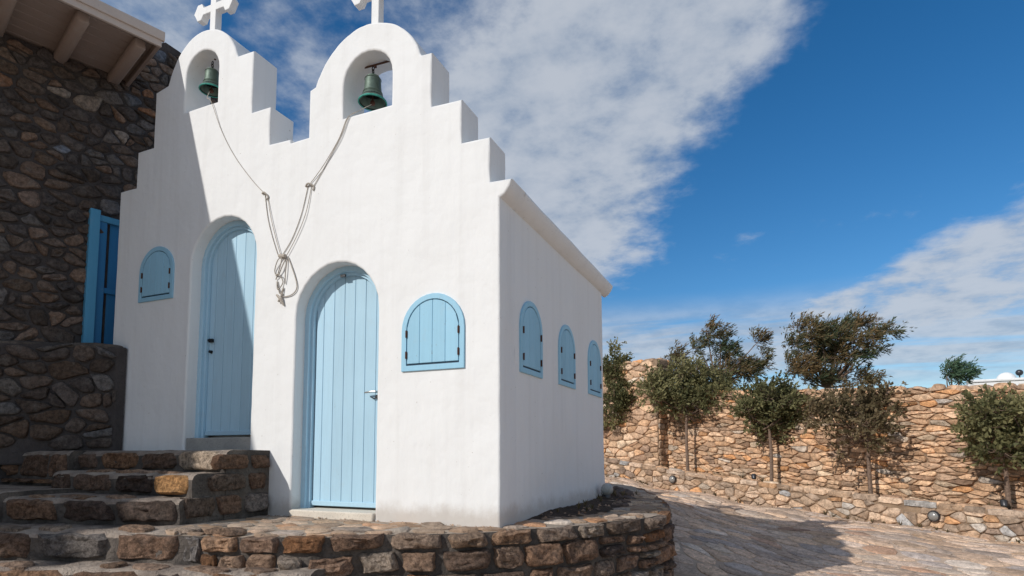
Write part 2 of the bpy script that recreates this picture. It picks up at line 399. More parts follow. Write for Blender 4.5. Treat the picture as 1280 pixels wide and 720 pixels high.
def stone_geo(poly,mapf,proud,gap,rg,npt=12,rough=.25,back=.03,rnd=2,cut=.22,shape=((1,.25),(.9,.8),(.6,1.0)),lump=.06):
    cx=sum(p[0] for p in poly)/len(poly); cy=sum(p[1] for p in poly)/len(poly)
    w=max(p[0] for p in poly)-min(p[0] for p in poly); h=max(p[1] for p in poly)-min(p[1] for p in poly)
    if w<gap*2.6 or h<gap*2.6: return None
    fx,fy=(w-2*gap)/w,(h-2*gap)/h
    P=[(cx+(a-cx)*fx,cy+(b-cy)*fy) for a,b in poly]
    for _ in range(rnd):
        Q=[]
        for k in range(len(P)):
            a,b=P[k],P[(k+1)%len(P)]; Q+=[(a[0]*(1-cut)+b[0]*cut,a[1]*(1-cut)+b[1]*cut),(a[0]*cut+b[0]*(1-cut),a[1]*cut+b[1]*(1-cut))]
        P=Q
    # resample
    L=[0]
    for k in range(len(P)): L.append(L[-1]+math.dist(P[k],P[(k+1)%len(P)]))
    T=L[-1]; out=[]; j=0
    for k in range(npt):
        t=T*k/npt
        while L[j+1]<t: j+=1
        a,b=P[j],P[(j+1)%len(P)]; s=(t-L[j])/max(1e-9,L[j+1]-L[j])
        q=(a[0]+(b[0]-a[0])*s,a[1]+(b[1]-a[1])*s)
        f=1-rg.uniform(0,lump); out.append((cx+(q[0]-cx)*f,cy+(q[1]-cy)*f))
    sd=rg.uniform(0,100); tx,ty=rg.uniform(-.5,.5),rg.uniform(-.5,.5); k0=rg.uniform(.7,1.25)
    V=[]; F=[]
    fr=1.2/max(.05,min(w,h))
    for ri,(sc,ht) in enumerate(((1,None),)+shape):
        for a,b in out:
            x,y=cx+(a-cx)*sc,cy+(b-cy)*sc
            if ht is None: hh=-back
            else:
                nn=mnoise.noise(Vector((x*fr+sd,y*fr,ri*.3)))
                n2_=mnoise.noise(Vector((x*fr*3.1+sd,y*fr*3.1,ri*.7)))
                hh=proud*k0*ht*(1+rough*(nn*1.5+n2_*.8)+(tx*(a-cx)/w+ty*(b-cy)/h)*.8)
                x+=nn*gap*.4; 
            V.append(mapf(x,y,hh))
    nr=1+len(shape); V.append(mapf(cx,cy,proud*k0*(1.0+rough*rg.uniform(-.5,.6))))
    for r_ in range(nr-1):
        for k in range(npt): F.append((r_*npt+k,r_*npt+(k+1)%npt,(r_+1)*npt+(k+1)%npt,(r_+1)*npt+k))
    c=nr*npt
    for k in range(npt): F.append(((nr-1)*npt+k,(nr-1)*npt+(k+1)%npt,c))
    return V,F
def pick(pal,rg,vary=.18):
    c=rg.choices([p[1] for p in pal],[p[0] for p in pal])[0]; f=rg.uniform(1-vary*1.6,1+vary*1.6); w=rg.uniform(-.05,.06)
    return (c[0]*f*(1+w),c[1]*f,c[2]*f*(1-w*1.3))
def lay(cells,mapf,parent,mt,pal,rg,name='stone',limit=300,proud=.03,gap=.012,keep=None,topgrad=None,**k):
    L=[]
    for c in cells:
        cx=sum(p[0] for p in c)/len(c); cy=sum(p[1] for p in c)/len(c)
        if keep and not keep(cx,cy): continue
        g=stone_geo(c,mapf,proud,gap,rg,**k)
        if not g: continue
        w=mapf(cx,cy,0); q=to_px(w); area=(max(p[0] for p in c)-min(p[0] for p in c))*(max(p[1] for p in c)-min(p[1] for p in c))
        sc=0
        if q:
            sc=area/q[2]**2
            if not(-25<q[0]<1305 and -25<q[1]<745): sc*=.001
        L.append((sc,g,pick(pal,rg)))
    L.sort(key=lambda t:-t[0])
    for sc,(V,F),t in L[:limit]:
        mk(name,V,F,mt,parent,True,t,50)
    if len(L)>limit:
        b=MB()
        for sc,(V,F),t in L[limit:]: b.add(V,F,t)
        o=b.build(name,mt,parent,tone=True,sharp=50); o['kind']='stuff'; o['label']='remaining small or distant stones of the same surface'
def in_poly(x,y,P):
    c=False; j=len(P)-1
    for i in range(len(P)):
        if (P[i][1]>y)!=(P[j][1]>y) and x<(P[j][0]-P[i][0])*(y-P[i][1])/(P[j][1]-P[i][1])+P[i][0]: c=not c
        j=i
    return c
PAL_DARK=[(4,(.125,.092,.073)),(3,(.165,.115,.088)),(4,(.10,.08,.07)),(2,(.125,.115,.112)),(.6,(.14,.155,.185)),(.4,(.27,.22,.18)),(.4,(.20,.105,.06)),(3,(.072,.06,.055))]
PAL_LOW=[(4,(.50,.35,.24)),(4,(.55,.40,.285)),(3,(.44,.32,.23)),(1.3,(.54,.46,.38)),(.7,(.54,.31,.165)),(1.3,(.33,.23,.165)),(.4,(.42,.39,.36))]
PAL_TERR=[(4,(.28,.175,.118)),(3,(.34,.22,.148)),(3,(.23,.165,.122)),(1.3,(.34,.28,.23)),(.8,(.34,.175,.09)),(1.2,(.14,.10,.08))]
PAL_FAR=[(5,(.60,.385,.24)),(4,(.66,.45,.295)),(3,(.50,.325,.21)),(1,(.64,.50,.37)),(.9,(.62,.33,.16)),(1,(.37,.235,.155)),(.2,(.50,.42,.35))]
PAL_ROAD=[(4,(.58,.43,.325)),(3,(.52,.395,.305)),(2,(.60,.44,.32)),(1.2,(.46,.37,.31)),(.3,(.46,.29,.20)),(1,(.64,.51,.40))]
# ---------------------------------------------------------------- ground
CTRL=[(6.15,8.06,-.93),(4.23,9.42,-.82),(2.3,10.75,-.66),(-.08,11.36,-.41),(-2.1,12.67,-.12),(3.2,5.7,-1.1),(1.6,1.7,-1.2),(2.1,-4.6,-1.15),(.5,5.6,-.75),
 (8,2,-1.3),(-1,7.6,-.25),(-6,-6,-1.1),(-6,15,.3),(12,4,-1.25),(12,6,-1.1),(1.4,3.3,-1.12),(3.0,8.2,-.85),(-2,-3,-1.15),(10,-10,-1.3),(-12,0,-1.0),(5,5,-1.15)]
def zg(x,y):
    sw=sz=0
    for a,b,c in CTRL:
        d=(x-a)**2+(y-b)**2+.25; w=1/d**1.6; sw+=w; sz+=w*c
    return sz/sw
_zc={}
def zgn(i,j):
    if (i,j) not in _zc: _zc[(i,j)]=zg(i*.25,j*.25)
    return _zc[(i,j)]
def zgb(x,y):
    i,j=math.floor(x*4),math.floor(y*4); a,b=x*4-i,y*4-j
    return (zgn(i,j)*(1-a)+zgn(i+1,j)*a)*(1-b)+(zgn(i,j+1)*(1-a)+zgn(i+1,j+1)*a)*b
def axis(a,b,step,far):
    v=list(np.arange(a,b+1e-6,step)); s=step; lo=[a]; 
    while lo[-1]>-far: s*=1.5; lo.append(lo[-1]-s)
    s=step; hi=[v[-1]]
    while hi[-1]<far: s*=1.5; hi.append(hi[-1]+s)
    return lo[:0:-1]+v+hi[1:]
def sheet(name,xs,ys,zf,mt,**k):
    V=[(x,y,zf(x,y)) for y in ys for x in xs]; n=len(xs)
    F=[(j*n+i,j*n+i+1,(j+1)*n+i+1,(j+1)*n+i) for j in range(len(ys)-1) for i in range(n-1)]
    return mk(name,V,F,mt,**k)
g=sheet('ground',axis(-10,14,.25,900),axis(-12,16,.25,1500),lambda x,y:zg(x,y)-.02,M_ROAD); g['kind']='structure'
# ---------------------------------------------------------------- boundary walls on the right
LOW=[(11.2,3.9),(8.6,6.3),(6.15,8.06),(4.23,9.42),(2.3,10.62),(-.08,11.66),(-2.1,12.67),(-5.4,14.3)]
LOW=LOW[::-1]   # run so that the outward side faces the road:  left to right in the picture
# direction (+x,-y): normal = (dy,-dx) = (-,-) -> towards camera
LP=Path([(x,y,zg(x,y)) for x,y in LOW])
def lowtop(u): return LP.at(u).z+.52
lowmap=LP.wall(0)
rg=random.Random(5)
low=thing('low_stone_wall','low ochre dry stone retaining wall along the paved road, holding the tree bed','wall',tuple(LP.at(LP.len*.6)))
# backing
def wallback(path,h0,h1,thick,mt,name,parent,n=60,z0=-.3,wob=.0):
    V=[];F=[]
    for i in range(n+1):
        u=path.len*i/n; p,d,nr=path.frame(u)
        top=p.z+(h1(u) if callable(h1) else h1)
        for off,z in ((0,p.z+z0),(0,top),(-thick,top),(-thick,p.z+z0)): V.append((p.x+nr.x*off,p.y+nr.y*off,z))
    for i in range(n):
        for k in range(3): a=i*4+k; F.append((a,a+4,a+5,a+1))
    F.append((0,1,2,3)); F.append((n*4+3,n*4+2,n*4+1,n*4))
    return mk(name,V,F,mt,parent,sharp=30)
wallback(LP,0,.49,.30,M_MORTFAR,'core',low)
cl=voronoi(0,LP.len,-.1,.42,.175,1.8,rg,.55,drop=.15)
cl+=courses(0,LP.len,.40,.53,.10,.14,.22,.5,rg,.012,2.2,.0,2)
lay(cl,lowmap,low,M_FARSTONE,PAL_LOW,rg,proud=.045,gap=.003,npt=12,rnd=1,cut=.08,back=.08,rough=.5,shape=((1,.35),(.9,.85),(.6,1.0)))
# cap course stones reach back over the wall
for k in range(0,46):
    u0=LP.len*k/46; u1=LP.len*(k+1)/46-.02
    P=[(u0,-.31),(u1,-.31),(u1,.02),(u0,.02)]
    g_=stone_geo(P,lambda a,b,h:(lambda fr:Vector((fr[0].x,fr[0].y,fr[0].z+.50+h))+fr[2]*b)(LP.frame(a)),.045,.012,rg,npt=10,rnd=1)
    # orientation: u along, v outward, h up -> left-handed, flip
    mk('cap_stone',g_[0],[f[::-1] for f in g_[1]],M_FARSTONE,low,True,pick(PAL_FAR,rg),50)
# bed between the two walls
def tallpt(u,off=1.05):
    p,d,n=LP.frame(u); return p-n*off
TP=Path([tuple(tallpt(LP.len*i/24)) for i in range(25)],False)
bedv=[];bedf=[]
for i in range(61):
    u=LP.len*i/60; p,d,n=LP.frame(u)
    for off in (.28,.55,.8,1.2):
        q=p-n*off; bedv.append((q.x,q.y,p.z+.40+.04*mnoise.noise(q*2)))
for i in range(60):
    for k in range(3): a=i*4+k; bedf.append((a,a+4,a+5,a+1))
o=mk('tree_bed_soil',bedv,[f for f in bedf],M_SOIL); o['kind']='structure'
# tall wall: height above its own base line z
def utall(px):   # arclength on TP at picture column px
    best=min(range(600),key=lambda i:abs((to_px(TP.at(TP.len*i/599)) or (9e9,))[0]-px)); return TP.len*best/599
def top_for(u):  # wanted picture rows of the wall top
    p=TP.at(u); q=to_px(p); 
    px=q[0] if q else 1500
    row=np.interp(px,[600,835,900,1000,1150,1280,1700],[470,488,489,487,485,481,470])
    d=(p-CAM).dot(_f); return CAM.z+(564-row)/732*d-p.z
tall=thing('tall_stone_wall','tall ochre rubble stone boundary wall running behind the small olive trees','wall',tuple(TP.at(TP.len*.6)))
us=utall(838)
wallback(TP,0,lambda u:top_for(u)-.05,.45,M_MORTFAR,'core',tall)
cl=voronoi(max(0,us-.6),TP.len,.25,3.0,.165,3.0,rg,.6,drop=.15)
def keep_t(u,v): return v<top_for(u)-.04
lay(cl,TP.wall(0),tall,M_FARSTONE,PAL_FAR,rg,proud=.05,gap=.002,npt=12,rnd=1,cut=.08,back=.05,rough=.5,keep=keep_t,lump=.1,shape=((1,.35),(.9,.85),(.6,1.0)))
n=int((TP.len-us)/.38)
for k in range(-2,n):
    u0=us+.38*k; u1=u0+.36; zt=top_for((u0+u1)/2)-.05
    P=[(u0,-.45),(u1,-.45),(u1,.03),(u0,.03)]
    g_=stone_geo(P,lambda a,b,h:(lambda fr:Vector((fr[0].x,fr[0].y,fr[0].z+zt+h))+fr[2]*b)(TP.frame(a)),.055,.008,rg,npt=10,rnd=1,back=.06)
    mk('cap_stone',g_[0],[f[::-1] for f in g_[1]],M_FARSTONE,tall,True,pick(PAL_FAR,rg),50)
# higher protruding section at the left (behind the chapel corner)
p,d,nr=TP.frame(utall(836)); e=p+nr*.45; e.z=p.z
HP=Path([tuple(e-d*7),tuple(e)],False)
hp=CAM.z+(564-446)/732*((e-CAM).dot(_f))-e.z
high=thing('high_wall_section','higher ochre stone wall block standing forward beside the chapel corner','wall',tuple(e-d*2))
wallback(HP,0,hp-.05,.6,M_MORTFAR,'core',high,n=8)
lay(voronoi(3.5,HP.len-.0,.25,hp-.02,.23,2.3,rg,.55,drop=.12),HP.wall(0),high,M_FARSTONE,PAL_FAR,rg,proud=.05,gap=.003,npt=12,rnd=1,cut=.08,back=.05)
EP=Path([tuple(e+nr*.0),tuple(e-nr*.6)],False)
lay(courses(0,.6,.25,hp-.02,.14,.24,.25,.5,rg,.02,1.6,.2,9),EP.wall(0),high,M_FARSTONE,PAL_FAR,rg,proud=.03,gap=.009,npt=10,rnd=1,back=.05)
lay(courses(4,HP.len,-.6,.03,.2,.3,.3,.5,rg,.02,1.6,.1,9),lambda a,b,h:(lambda fr:Vector((fr[0].x,fr[0].y,fr[0].z+hp-.05+h))+fr[2]*b)(HP.frame(a)),high,M_FARSTONE,PAL_FAR,rg,name='cap_stone',proud=.05,gap=.009,npt=10,rnd=1,back=.05)
# land behind the walls
hv=[];hf=[]
for i in range(25):
    u=LP.len*(i-2)/20; p,d,n=TP.frame(min(max(u,0),TP.len)); p=p+d*(u-min(max(u,0),TP.len))*1.0
    for off,zz in ((.40,1.35),(1.5,1.5),(4,1.5),(10,1.4),(40,1.2),(200,0.5),(900,0)):
        q=p-n*off; hv.append((q.x,q.y,min(zz,p.z+top_for(min(max(u,0),TP.len))-.25) if off<5 else zz))
for i in range(24):
    for k in range(6): a=i*7+k; hf.append((a,a+7,a+8,a+1))
o=mk('hillside',hv,hf,M_SCRUB); o['kind']='structure'
# ---------------------------------------------------------------- road paving
EDGE=[(-6.2,-1.9),(-4.1,-1.62),(-2.8,-1.42),(-1.75,-1.2),(-1.15,-1.0),(-.86,-.70),(-.46,-.5),(-.2,-.34),(0,-.15),(.21,.09),(.46,.40),(.73,.865),(.97,1.33),(1.07,1.85),(.97,2.6),(.70,3.7),(.33,4.9),(-.3,6.6),(-1.2,7.6)]
TE=Path(EDGE)
tepoly=[(p.x,p.y) for p in TE.p]+[(-7,7.6),(-7,-2)]
t_=Vector((.873,-.487,0)); n_=Vector((.487,.873,0)); o_=Vector((2.3,10.62,0))
def roadmap(a,b,h):
    q=o_+t_*a+n_*b; return Vector((q.x,q.y,zgb(q.x,q.y)-.018+h))
def road_ok(a,b):
    q=o_+t_*a+n_*b
    if q.y<1.0 or q.x<-2.5: return False
    if in_poly(q.x,q.y,tepoly): return False
    return True
rg=random.Random(11)
lowline=[(x,y) for x,y in LOW]
def lowb(a):  # distance of low wall line at a
    return 0
cl=voronoi(-5.5,7.5,-9.0,.0,.36,2.0,rg,.42,road_ok)
lay(cl,roadmap,g,M_FLAG,PAL_ROAD,rg,name='flagstone',proud=.014,gap=.012,npt=10,rnd=1,back=.02,rough=.5,shape=((1,.6),(.88,1.0)))
# ---------------------------------------------------------------- terrace
rg=random.Random(21)
ter=thing('stone_terrace','curved stone terrace with rubble retaining wall that the white chapel stands on','terrace',(0,2,0))
# floor
nF=len(TE.p); V=[];F=[]
cx_,cy_=-2.6,2.5
for r_ in (1.0,.93,.8,.55,.25):
    for p in TE.p:
        x,y=cx_+(p.x-cx_)*r_,cy_+(p.y-cy_)*r_
        V.append((x,y,-.008+.012*mnoise.noise(Vector((x*2.5,y*2.5,0)))-(.012 if r_==1 else 0)))
for a in range(4):
    for i in range(nF-1): k=a*nF+i; F.append((k,k+1,k+nF+1,k+nF))
mk('floor',V,F,M_MORTTOP,ter)
# wall core
V=[];F=[]
for i,p in enumerate(TE.p):
    V+=[(p.x,p.y,-1.4),(p.x,p.y,-.6),(p.x,p.y,-.02)]
for i in range(nF-1):
    for k in range(2): a=i*3+k; F.append((a,a+3,a+4,a+1))
mk('core',V,F,M_MORTTERR,ter)
tw=TE.wall(0)
uS=min(range(900),key=lambda i:abs(TE.at(TE.len*i/899).x+2.02))*TE.len/899
uE=TE.len-2.0
cl=courses(uS,uE,-1.25,-.145,.14,.25,.18,.46,rg,.05,2.0,.26,31)
cl+=courses(uS,uE,-.145,-.0,.14,.15,.24,.52,rg,.025,2.2,.0,33)
lay(cl,tw,ter,M_TERRSTONE,PAL_TERR,rg,proud=.062,gap=.010,npt=18,rnd=1,cut=.14,back=.05,rough=.42,shape=((1,.1),(.95,.6),(.86,.88),(.7,1.0),(.5,1.0),(.25,1.0)),lump=.16)
# floor flags set in the mortar along the edge and before the doors
def floorok(x,y):
    if not in_poly(x,y,tepoly): return False
    if -5.3<x<.02 and -.02<y<3.7: return False
    if x<-2.3 and not(x>-2.6 and y>-1.1): return False
    return y<4.8 and x>-4.6
cl=voronoi(-4.6,1.2,-1.7,4.8,.23,1.7,rg,.45,floorok)
def infloor(poly): 
    return [( a,b) for a,b in poly]
def clampin(poly):
    out=[]
    cx=sum(p[0] for p in poly)/len(poly); cy=sum(p[1] for p in poly)/len(poly)
    for a,b in poly:
        t=1.0
        while t>.2 and not in_poly(cx+(a-cx)*t,cy+(b-cy)*t,tepoly): t-=.1
        out.append((cx+(a-cx)*t,cy+(b-cy)*t))
    return out
PAL_FLOOR=[(4,(.38,.265,.185)),(3,(.42,.31,.225)),(2,(.36,.28,.22)),(1,(.48,.39,.31)),(.7,(.42,.24,.14))]
lay([clampin(c) for c in cl],lambda a,b,h:Vector((a,b,-.012+h)),ter,M_FLAG,PAL_FLOOR,rg,name='paving_stone',proud=.016,gap=.016,npt=10,rnd=1,back=.02,rough=.6,shape=((1,.5),(.85,1.0)))
# soil pocket by the back corner with rim stones
soil=[(.02,.55),(.16,.75),(.34,1.0),(.50,1.42),(.54,2.0),(.50,2.5),(.34,3.1),(.2,3.8),(.02,4.0)]
SP=Path(soil); V=[];F=[]
for r_ in (1,.75,.5,.2):
    for p in SP.p: V.append((.0+(p.x)*r_,2.4+(p.y-2.4)*(.6+.4*r_),.002+.05*(1-r_)+(.012*mnoise.noise(p*9+Vector((0,0,r_))) if r_<1 else 0)))
m_=len(SP.p)
for a in range(3):
    for i in range(m_-1): k=a*m_+i; F.append((k,k+1,k+m_+1,k+m_))
o=mk('soil',V,F,M_SOIL,ter); 
for (x,y,s,h) in ((.20,3.78,.17,.09),(.08,4.05,.16,.13),(.36,3.3,.14,.05),(.42,2.8,.11,.035),(.16,3.5,.1,.07),(.5,2.3,.12,.03)):
    poly=[(x-s,y-s*.7),(x+s*.8,y-s*.8),(x+s,y+s*.6),(x-s*.7,y+s*.8)]
    gg=stone_geo(poly,lambda a,b,hh:Vector((a,b,hh)),h,.005,rg,npt=14,rnd=2,rough=.3,back=.02,shape=((1,.4),(.85,.8),(.6,1.0),(.3,1.05)))
    mk('edging_stone',gg[0],gg[1],M_DARKSTONE,ter,True,(.12,.085,.07),50)
# ---------------------------------------------------------------- steps
rg=random.Random(33)
steps=thing('stone_steps','rough brown stone steps cemented together, climbing to the landing before the left door','steps',(-3.7,-1.0,0))
def step_mass(name,x0,x1,yf,yb,z0,z1,parent=steps,mt=M_MORTTERR,front=None,edge=.05):
    """cement body with a worn, lumpy tread, its upper faces coloured paler for sky light"""
    V=[];F=[]; n=max(8,int((x1-x0)/.05))
    prof=[(0,z0),(.0,z0*.5+z1*.5),(-.008,z1-.09),(-.012,z1-.05),(.0,z1-.02),(.03,z1-.003),(.07,z1),(.12,z1),(.18,z1+.002),(.26,z1+.003)]
    for i in range(n+1):
        x=x0+(x1-x0)*i/n; y0=front(x) if front else yf
        for k,(dy,z) in enumerate(prof):
            q=Vector((x*5,(y0+dy)*5,z*5)); a=mnoise.noise(q); b_=mnoise.noise(q*3.1)
            V.append((x,y0+dy+.020*a+.008*b_,z+(.012*a+.009*b_ if k>2 else 0)))
        V.append((x,max(yb,y0+.3),z1+.003))
    m=len(prof)+1
    for i in range(n):
        for k in range(m-1): a=i*m+k; F.append((a,a+m,a+m+1,a+1))
    nb_=len(F)
    lo=len(V); V+=[(x0,yb,z0),(x1,yb,z0)]
    F.append(tuple([lo+1]+[n*m+k for k in range(m-1,-1,-1)])[::-1]); F.append(tuple([lo]+list(range(m))[::-1]))
    o=mk(name,V,F,mt,parent,sharp=60); o.data.materials.append(M_TREADLIT)
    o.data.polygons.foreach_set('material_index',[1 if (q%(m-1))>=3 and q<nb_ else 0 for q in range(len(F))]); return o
XR=-2.63
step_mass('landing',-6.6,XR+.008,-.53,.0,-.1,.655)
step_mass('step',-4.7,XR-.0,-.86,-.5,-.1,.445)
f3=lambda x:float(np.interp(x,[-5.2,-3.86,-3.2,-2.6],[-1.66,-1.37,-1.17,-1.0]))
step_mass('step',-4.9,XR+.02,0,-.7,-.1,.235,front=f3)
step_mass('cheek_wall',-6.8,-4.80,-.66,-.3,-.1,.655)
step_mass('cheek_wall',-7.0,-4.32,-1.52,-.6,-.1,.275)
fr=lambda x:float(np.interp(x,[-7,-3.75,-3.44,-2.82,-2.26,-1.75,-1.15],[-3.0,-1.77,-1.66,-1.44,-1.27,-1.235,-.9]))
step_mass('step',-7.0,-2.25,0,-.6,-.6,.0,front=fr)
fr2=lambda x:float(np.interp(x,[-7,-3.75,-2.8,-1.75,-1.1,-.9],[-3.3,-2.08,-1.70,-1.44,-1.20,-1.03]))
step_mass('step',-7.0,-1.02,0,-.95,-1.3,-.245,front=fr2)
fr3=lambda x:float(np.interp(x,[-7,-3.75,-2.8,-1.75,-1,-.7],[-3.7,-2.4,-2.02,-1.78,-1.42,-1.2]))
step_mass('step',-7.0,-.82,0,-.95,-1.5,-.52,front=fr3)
# riser stones
PAL_STEP=[(4,(.21,.13,.088)),(3,(.28,.165,.10)),(3,(.14,.10,.08)),(.5,(.24,.21,.19)),(1.0,(.085,.06,.05))]
def riser(x0,x1,front,z0,z1,wmin,wmax,proud=.045,pal=PAL_STEP,warp=.012,npt=14,tones=None):
    Pt=[(x0+(x1-x0)*k/12,front(x0+(x1-x0)*k/12) if callable(front) else front,0) for k in range(13)]
    pa=Path(Pt,False); c=courses(0,pa.len,z0,z1,z1-z0,z1-z0,wmin,wmax,rg,warp,2.2,.0,int(z1*50)+7)
    lay(c,pa.wall(0),steps,M_TERRSTONE,pal,rg,proud=proud,gap=.007,npt=20,rnd=1,back=.03,rough=.7,shape=((1,.05),(.95,.55),(.86,.85),(.7,1.0),(.5,1.0),(.25,1.0)),lump=.2)
riser(-4.95,-3.28,-.53,.46,.648,.3,.55)
riser(-4.7,-3.12,-.86,.25,.435,.3,.6)
riser(-4.30,-2.62,f3,.02,.228,.32,.6)
riser(-6.9,-4.82,-.66,.36,.645,.35,.5)
riser(-6.9,-4.72,-.70,.30,.36,.2,.4)
riser(-6.9,-4.34,-1.52,.02,.27,.3,.5)
riser(-7,-2.0,fr,-.235,-.004,.3,.62)
riser(-7,-1.02,fr2,-.50,-.25,.28,.6)
riser(-7,-.8,fr3,-.8,-.54,.3,.6)
def one(x0,x1,y,z0,z1,tone,proud=.05):
    gg=stone_geo([(x0,z0),((x0+x1)/2,z0-.005),(x1,z0),(x1+.01,(z0+z1)/2),(x1,z1),((x0+x1)/2,z1+.008),(x0,z1),(x0-.01,(z0+z1)/2)],lambda a,b,h:Vector((a,y-h,b)),proud,.008,rg,npt=16,rough=.5,rnd=1,shape=((1,.1),(.93,.75),(.7,1.0),(.4,1.0)))
    mk('stone',gg[0],gg[1],M_TERRSTONE,steps,True,tone,50)
one(-3.27,-2.66,-.53,.46,.655,(.46,.36,.27))
one(-3.11,-2.66,-.86,.25,.44,(.48,.26,.11),.055)
# side face (towards +X) of the block
SPth=Path([(XR,-1.0,0),(XR,0,0)],False)
c=courses(.0,1.0,.03,.64,.17,.24,.2,.42,rg,.03,2.2,.1,77)
def keeps(u,v):
    y=-1.0+u; top=.655 if y>-.5 else (.445 if y>-.84 else .235); return v<top-.05
lay(c,SPth.wall(0),steps,M_TERRSTONE,[(3,(.22,.13,.085)),(2,(.17,.12,.09)),(1,(.25,.20,.17))],rg,proud=.04,gap=.018,npt=14,rnd=1,back=.03,rough=.5,shape=((1,.05),(.92,.75),(.7,1.0),(.4,1.0)),keep=keeps,lump=.1)
for (x0_,x1_,ff,z_) in ((-4.6,-2.7,lambda x:-.86,.447),(-4.2,-2.7,f3,.237),(-6.5,-1.7,fr,.010),(-6.5,-1.1,fr2,-.243)):
    x=x0_
    while x<x1_-.2:
        w_=rg.uniform(.22,.5); 
        if rg.random()<.75:
            y_=ff(x+w_/2)
            gg=stone_geo([(x,y_+.03),(x+w_*.9,y_+.02),(x+w_*.95,y_+.19),(x+.02,y_+.2)],lambda a,b,h:Vector((a,b,z_+h)),.016,.0,rg,npt=16,rnd=1,rough=.8,lump=.2,back=.02,shape=((1,.3),(.9,.8),(.6,1.0),(.3,1)))
            mk('tread_stone',gg[0],gg[1],M_TERRSTONE,steps,True,pick([(2,(.30,.20,.14)),(1,(.34,.26,.20))],rg),50)
        x+=w_
# ---------------------------------------------------------------- chapel
ch=thing('chapel','small whitewashed twin chapel with two stepped bell gables and light blue doors and shutters','chapel',(-2.6,1.8,0))
TH=.355
out=[(-5.256,-.25),(0,-.25),(0,2.90),(.05,2.925),(.095,2.985),(.115,3.055),(-.098,3.062),(-.098,3.483),(-.39,3.49),(-.39,3.914),(-.717,3.922),(-.717,4.468),(-.84,4.475)]
def smooth2(P,n=5):
    o=[]
    for i in range(len(P)-1):
        p0=P[max(i-1,0)];p1=P[i];p2=P[i+1];p3=P[min(i+2,len(P)-1)]
        for k in range(n):
            t=k/n; o.append(tuple(.5*((2*b_)+(c_-a_)*t+(2*a_-5*b_+4*c_-d_)*t*t+(3*b_-a_-3*c_+d_)*t**3) for a_,b_,c_,d_ in zip(p0,p1,p2,p3)))
    return o+[P[-1]]
out+=smooth2([(-.85,4.50),(-.90,4.62),(-1.02,4.785),(-1.2,4.915),(-1.42,4.985),(-1.62,4.98),(-1.83,4.89),(-2.0,4.74),(-2.11,4.57),(-2.145,4.49)])
out+=[(-2.221,4.465),(-2.221,3.95),(-2.465,3.943),(-2.475,3.985),(-2.769,3.992),(-2.769,4.425),(-3.047,4.425),(-3.047,5.155),(-3.30,5.16)]
out+=smooth2([(-3.31,5.19),(-3.37,5.33),(-3.48,5.48),(-3.66,5.60),(-3.87,5.645),(-4.06,5.61),(-4.24,5.49),(-4.38,5.30),(-4.46,5.11)])
out+=[(-4.675,5.068),(-4.675,4.366),(-4.958,4.366),(-4.958,3.909),(-5.256,3.909)]
LD=(-3.412,.50,2.785)   # left door opening centre, radius, spring
RD=(-1.807,.515,2.03)
RN=(-1.472,.298,4.395); LN=(-3.872,.272,5.12)
holes=[arch(LD[0],.66,LD[1],LD[2]),arch(RD[0],.02,RD[1],RD[2]),arch(RN[0],4.052,RN[1],RN[2],12),arch(LN[0],4.69,LN[1],LN[2],12)]
# round concave/convex profile corners a little by jitter
vs,fs=curve_slab('front_wall',out,holes,TH,M_WHITE,bev=.022,jit=.0022,seed=3,step=.12)
fw=mk('front_wall',vs,fs,M_WHITE,ch,True,sharp=50)
# body: side walls and roof
b=MB()
sw=.25
def wallbox(b,x0,x1,y0,y1,z0,z1,n=10,nz_=8):
    b.box((x0,y0,z0),(x1,y1,z1))
# right side wall with rounded back corner, slightly bellied foot
V=[];F=[]
prof=[]
ys=list(np.linspace(TH-.03,3.5,14))+[3.56,3.60,3.62]
xs=[0]*14+[-.012,-.045,-.10]
zs=[-.25,0,.05,.15,.4,.9,1.5,2.1,2.6,2.93]
for z in zs:
    for x,y in zip(xs,ys):
        fl=.035*math.exp(-max(0,z)/.09)*(1 if y>.6 else 0)
        V.append((x-.001+fl+.006*mnoise.noise(Vector((y*1.5,z*1.5,2))),y+(fl if y>3.5 else 0),z))
n=len(xs)
for j in range(len(zs)-1):
    for i in range(n-1): a=j*n+i; F.append((a,a+1,a+n+1,a+n))
mk('side_wall',V,F,M_WHITE,ch)
b=MB(); b.box((-5.2,TH-.02,-.25),(-.05,3.60,2.935)); o=b.build('body',M_WHITE,ch,sharp=30)
b=MB(); b.box((-5.22,TH-.02,2.94),(-.02,3.60,2.99)); o=b.build('roof',M_WHITE,ch,sharp=30)
# cornice sweep along +Y
cp=[(-.02,2.895),(.004,2.90),(.045,2.925),(.085,2.975),(.112,3.03),(.112,3.056),(.10,3.066),(-.10,3.072),(-.10,2.97)]
V=[];F=[]
for k in range(28):
    y=TH-.03+(3.72-TH+.03)*k/27; j=.004*mnoise.noise(Vector((y*2,0,0)))
    for x,z in cp: V.append((x+j,y,z+j-.002))
n=len(cp)
for k in range(27):
    for i in range(n-1): a=k*n+i; F.append((a,a+n,a+n+1,a+1))
F.append(tuple(27*n+i for i in range(n)))
F=[f[::-1] for f in F]
mk('cornice',V,F,M_WHITE,ch,sharp=60)
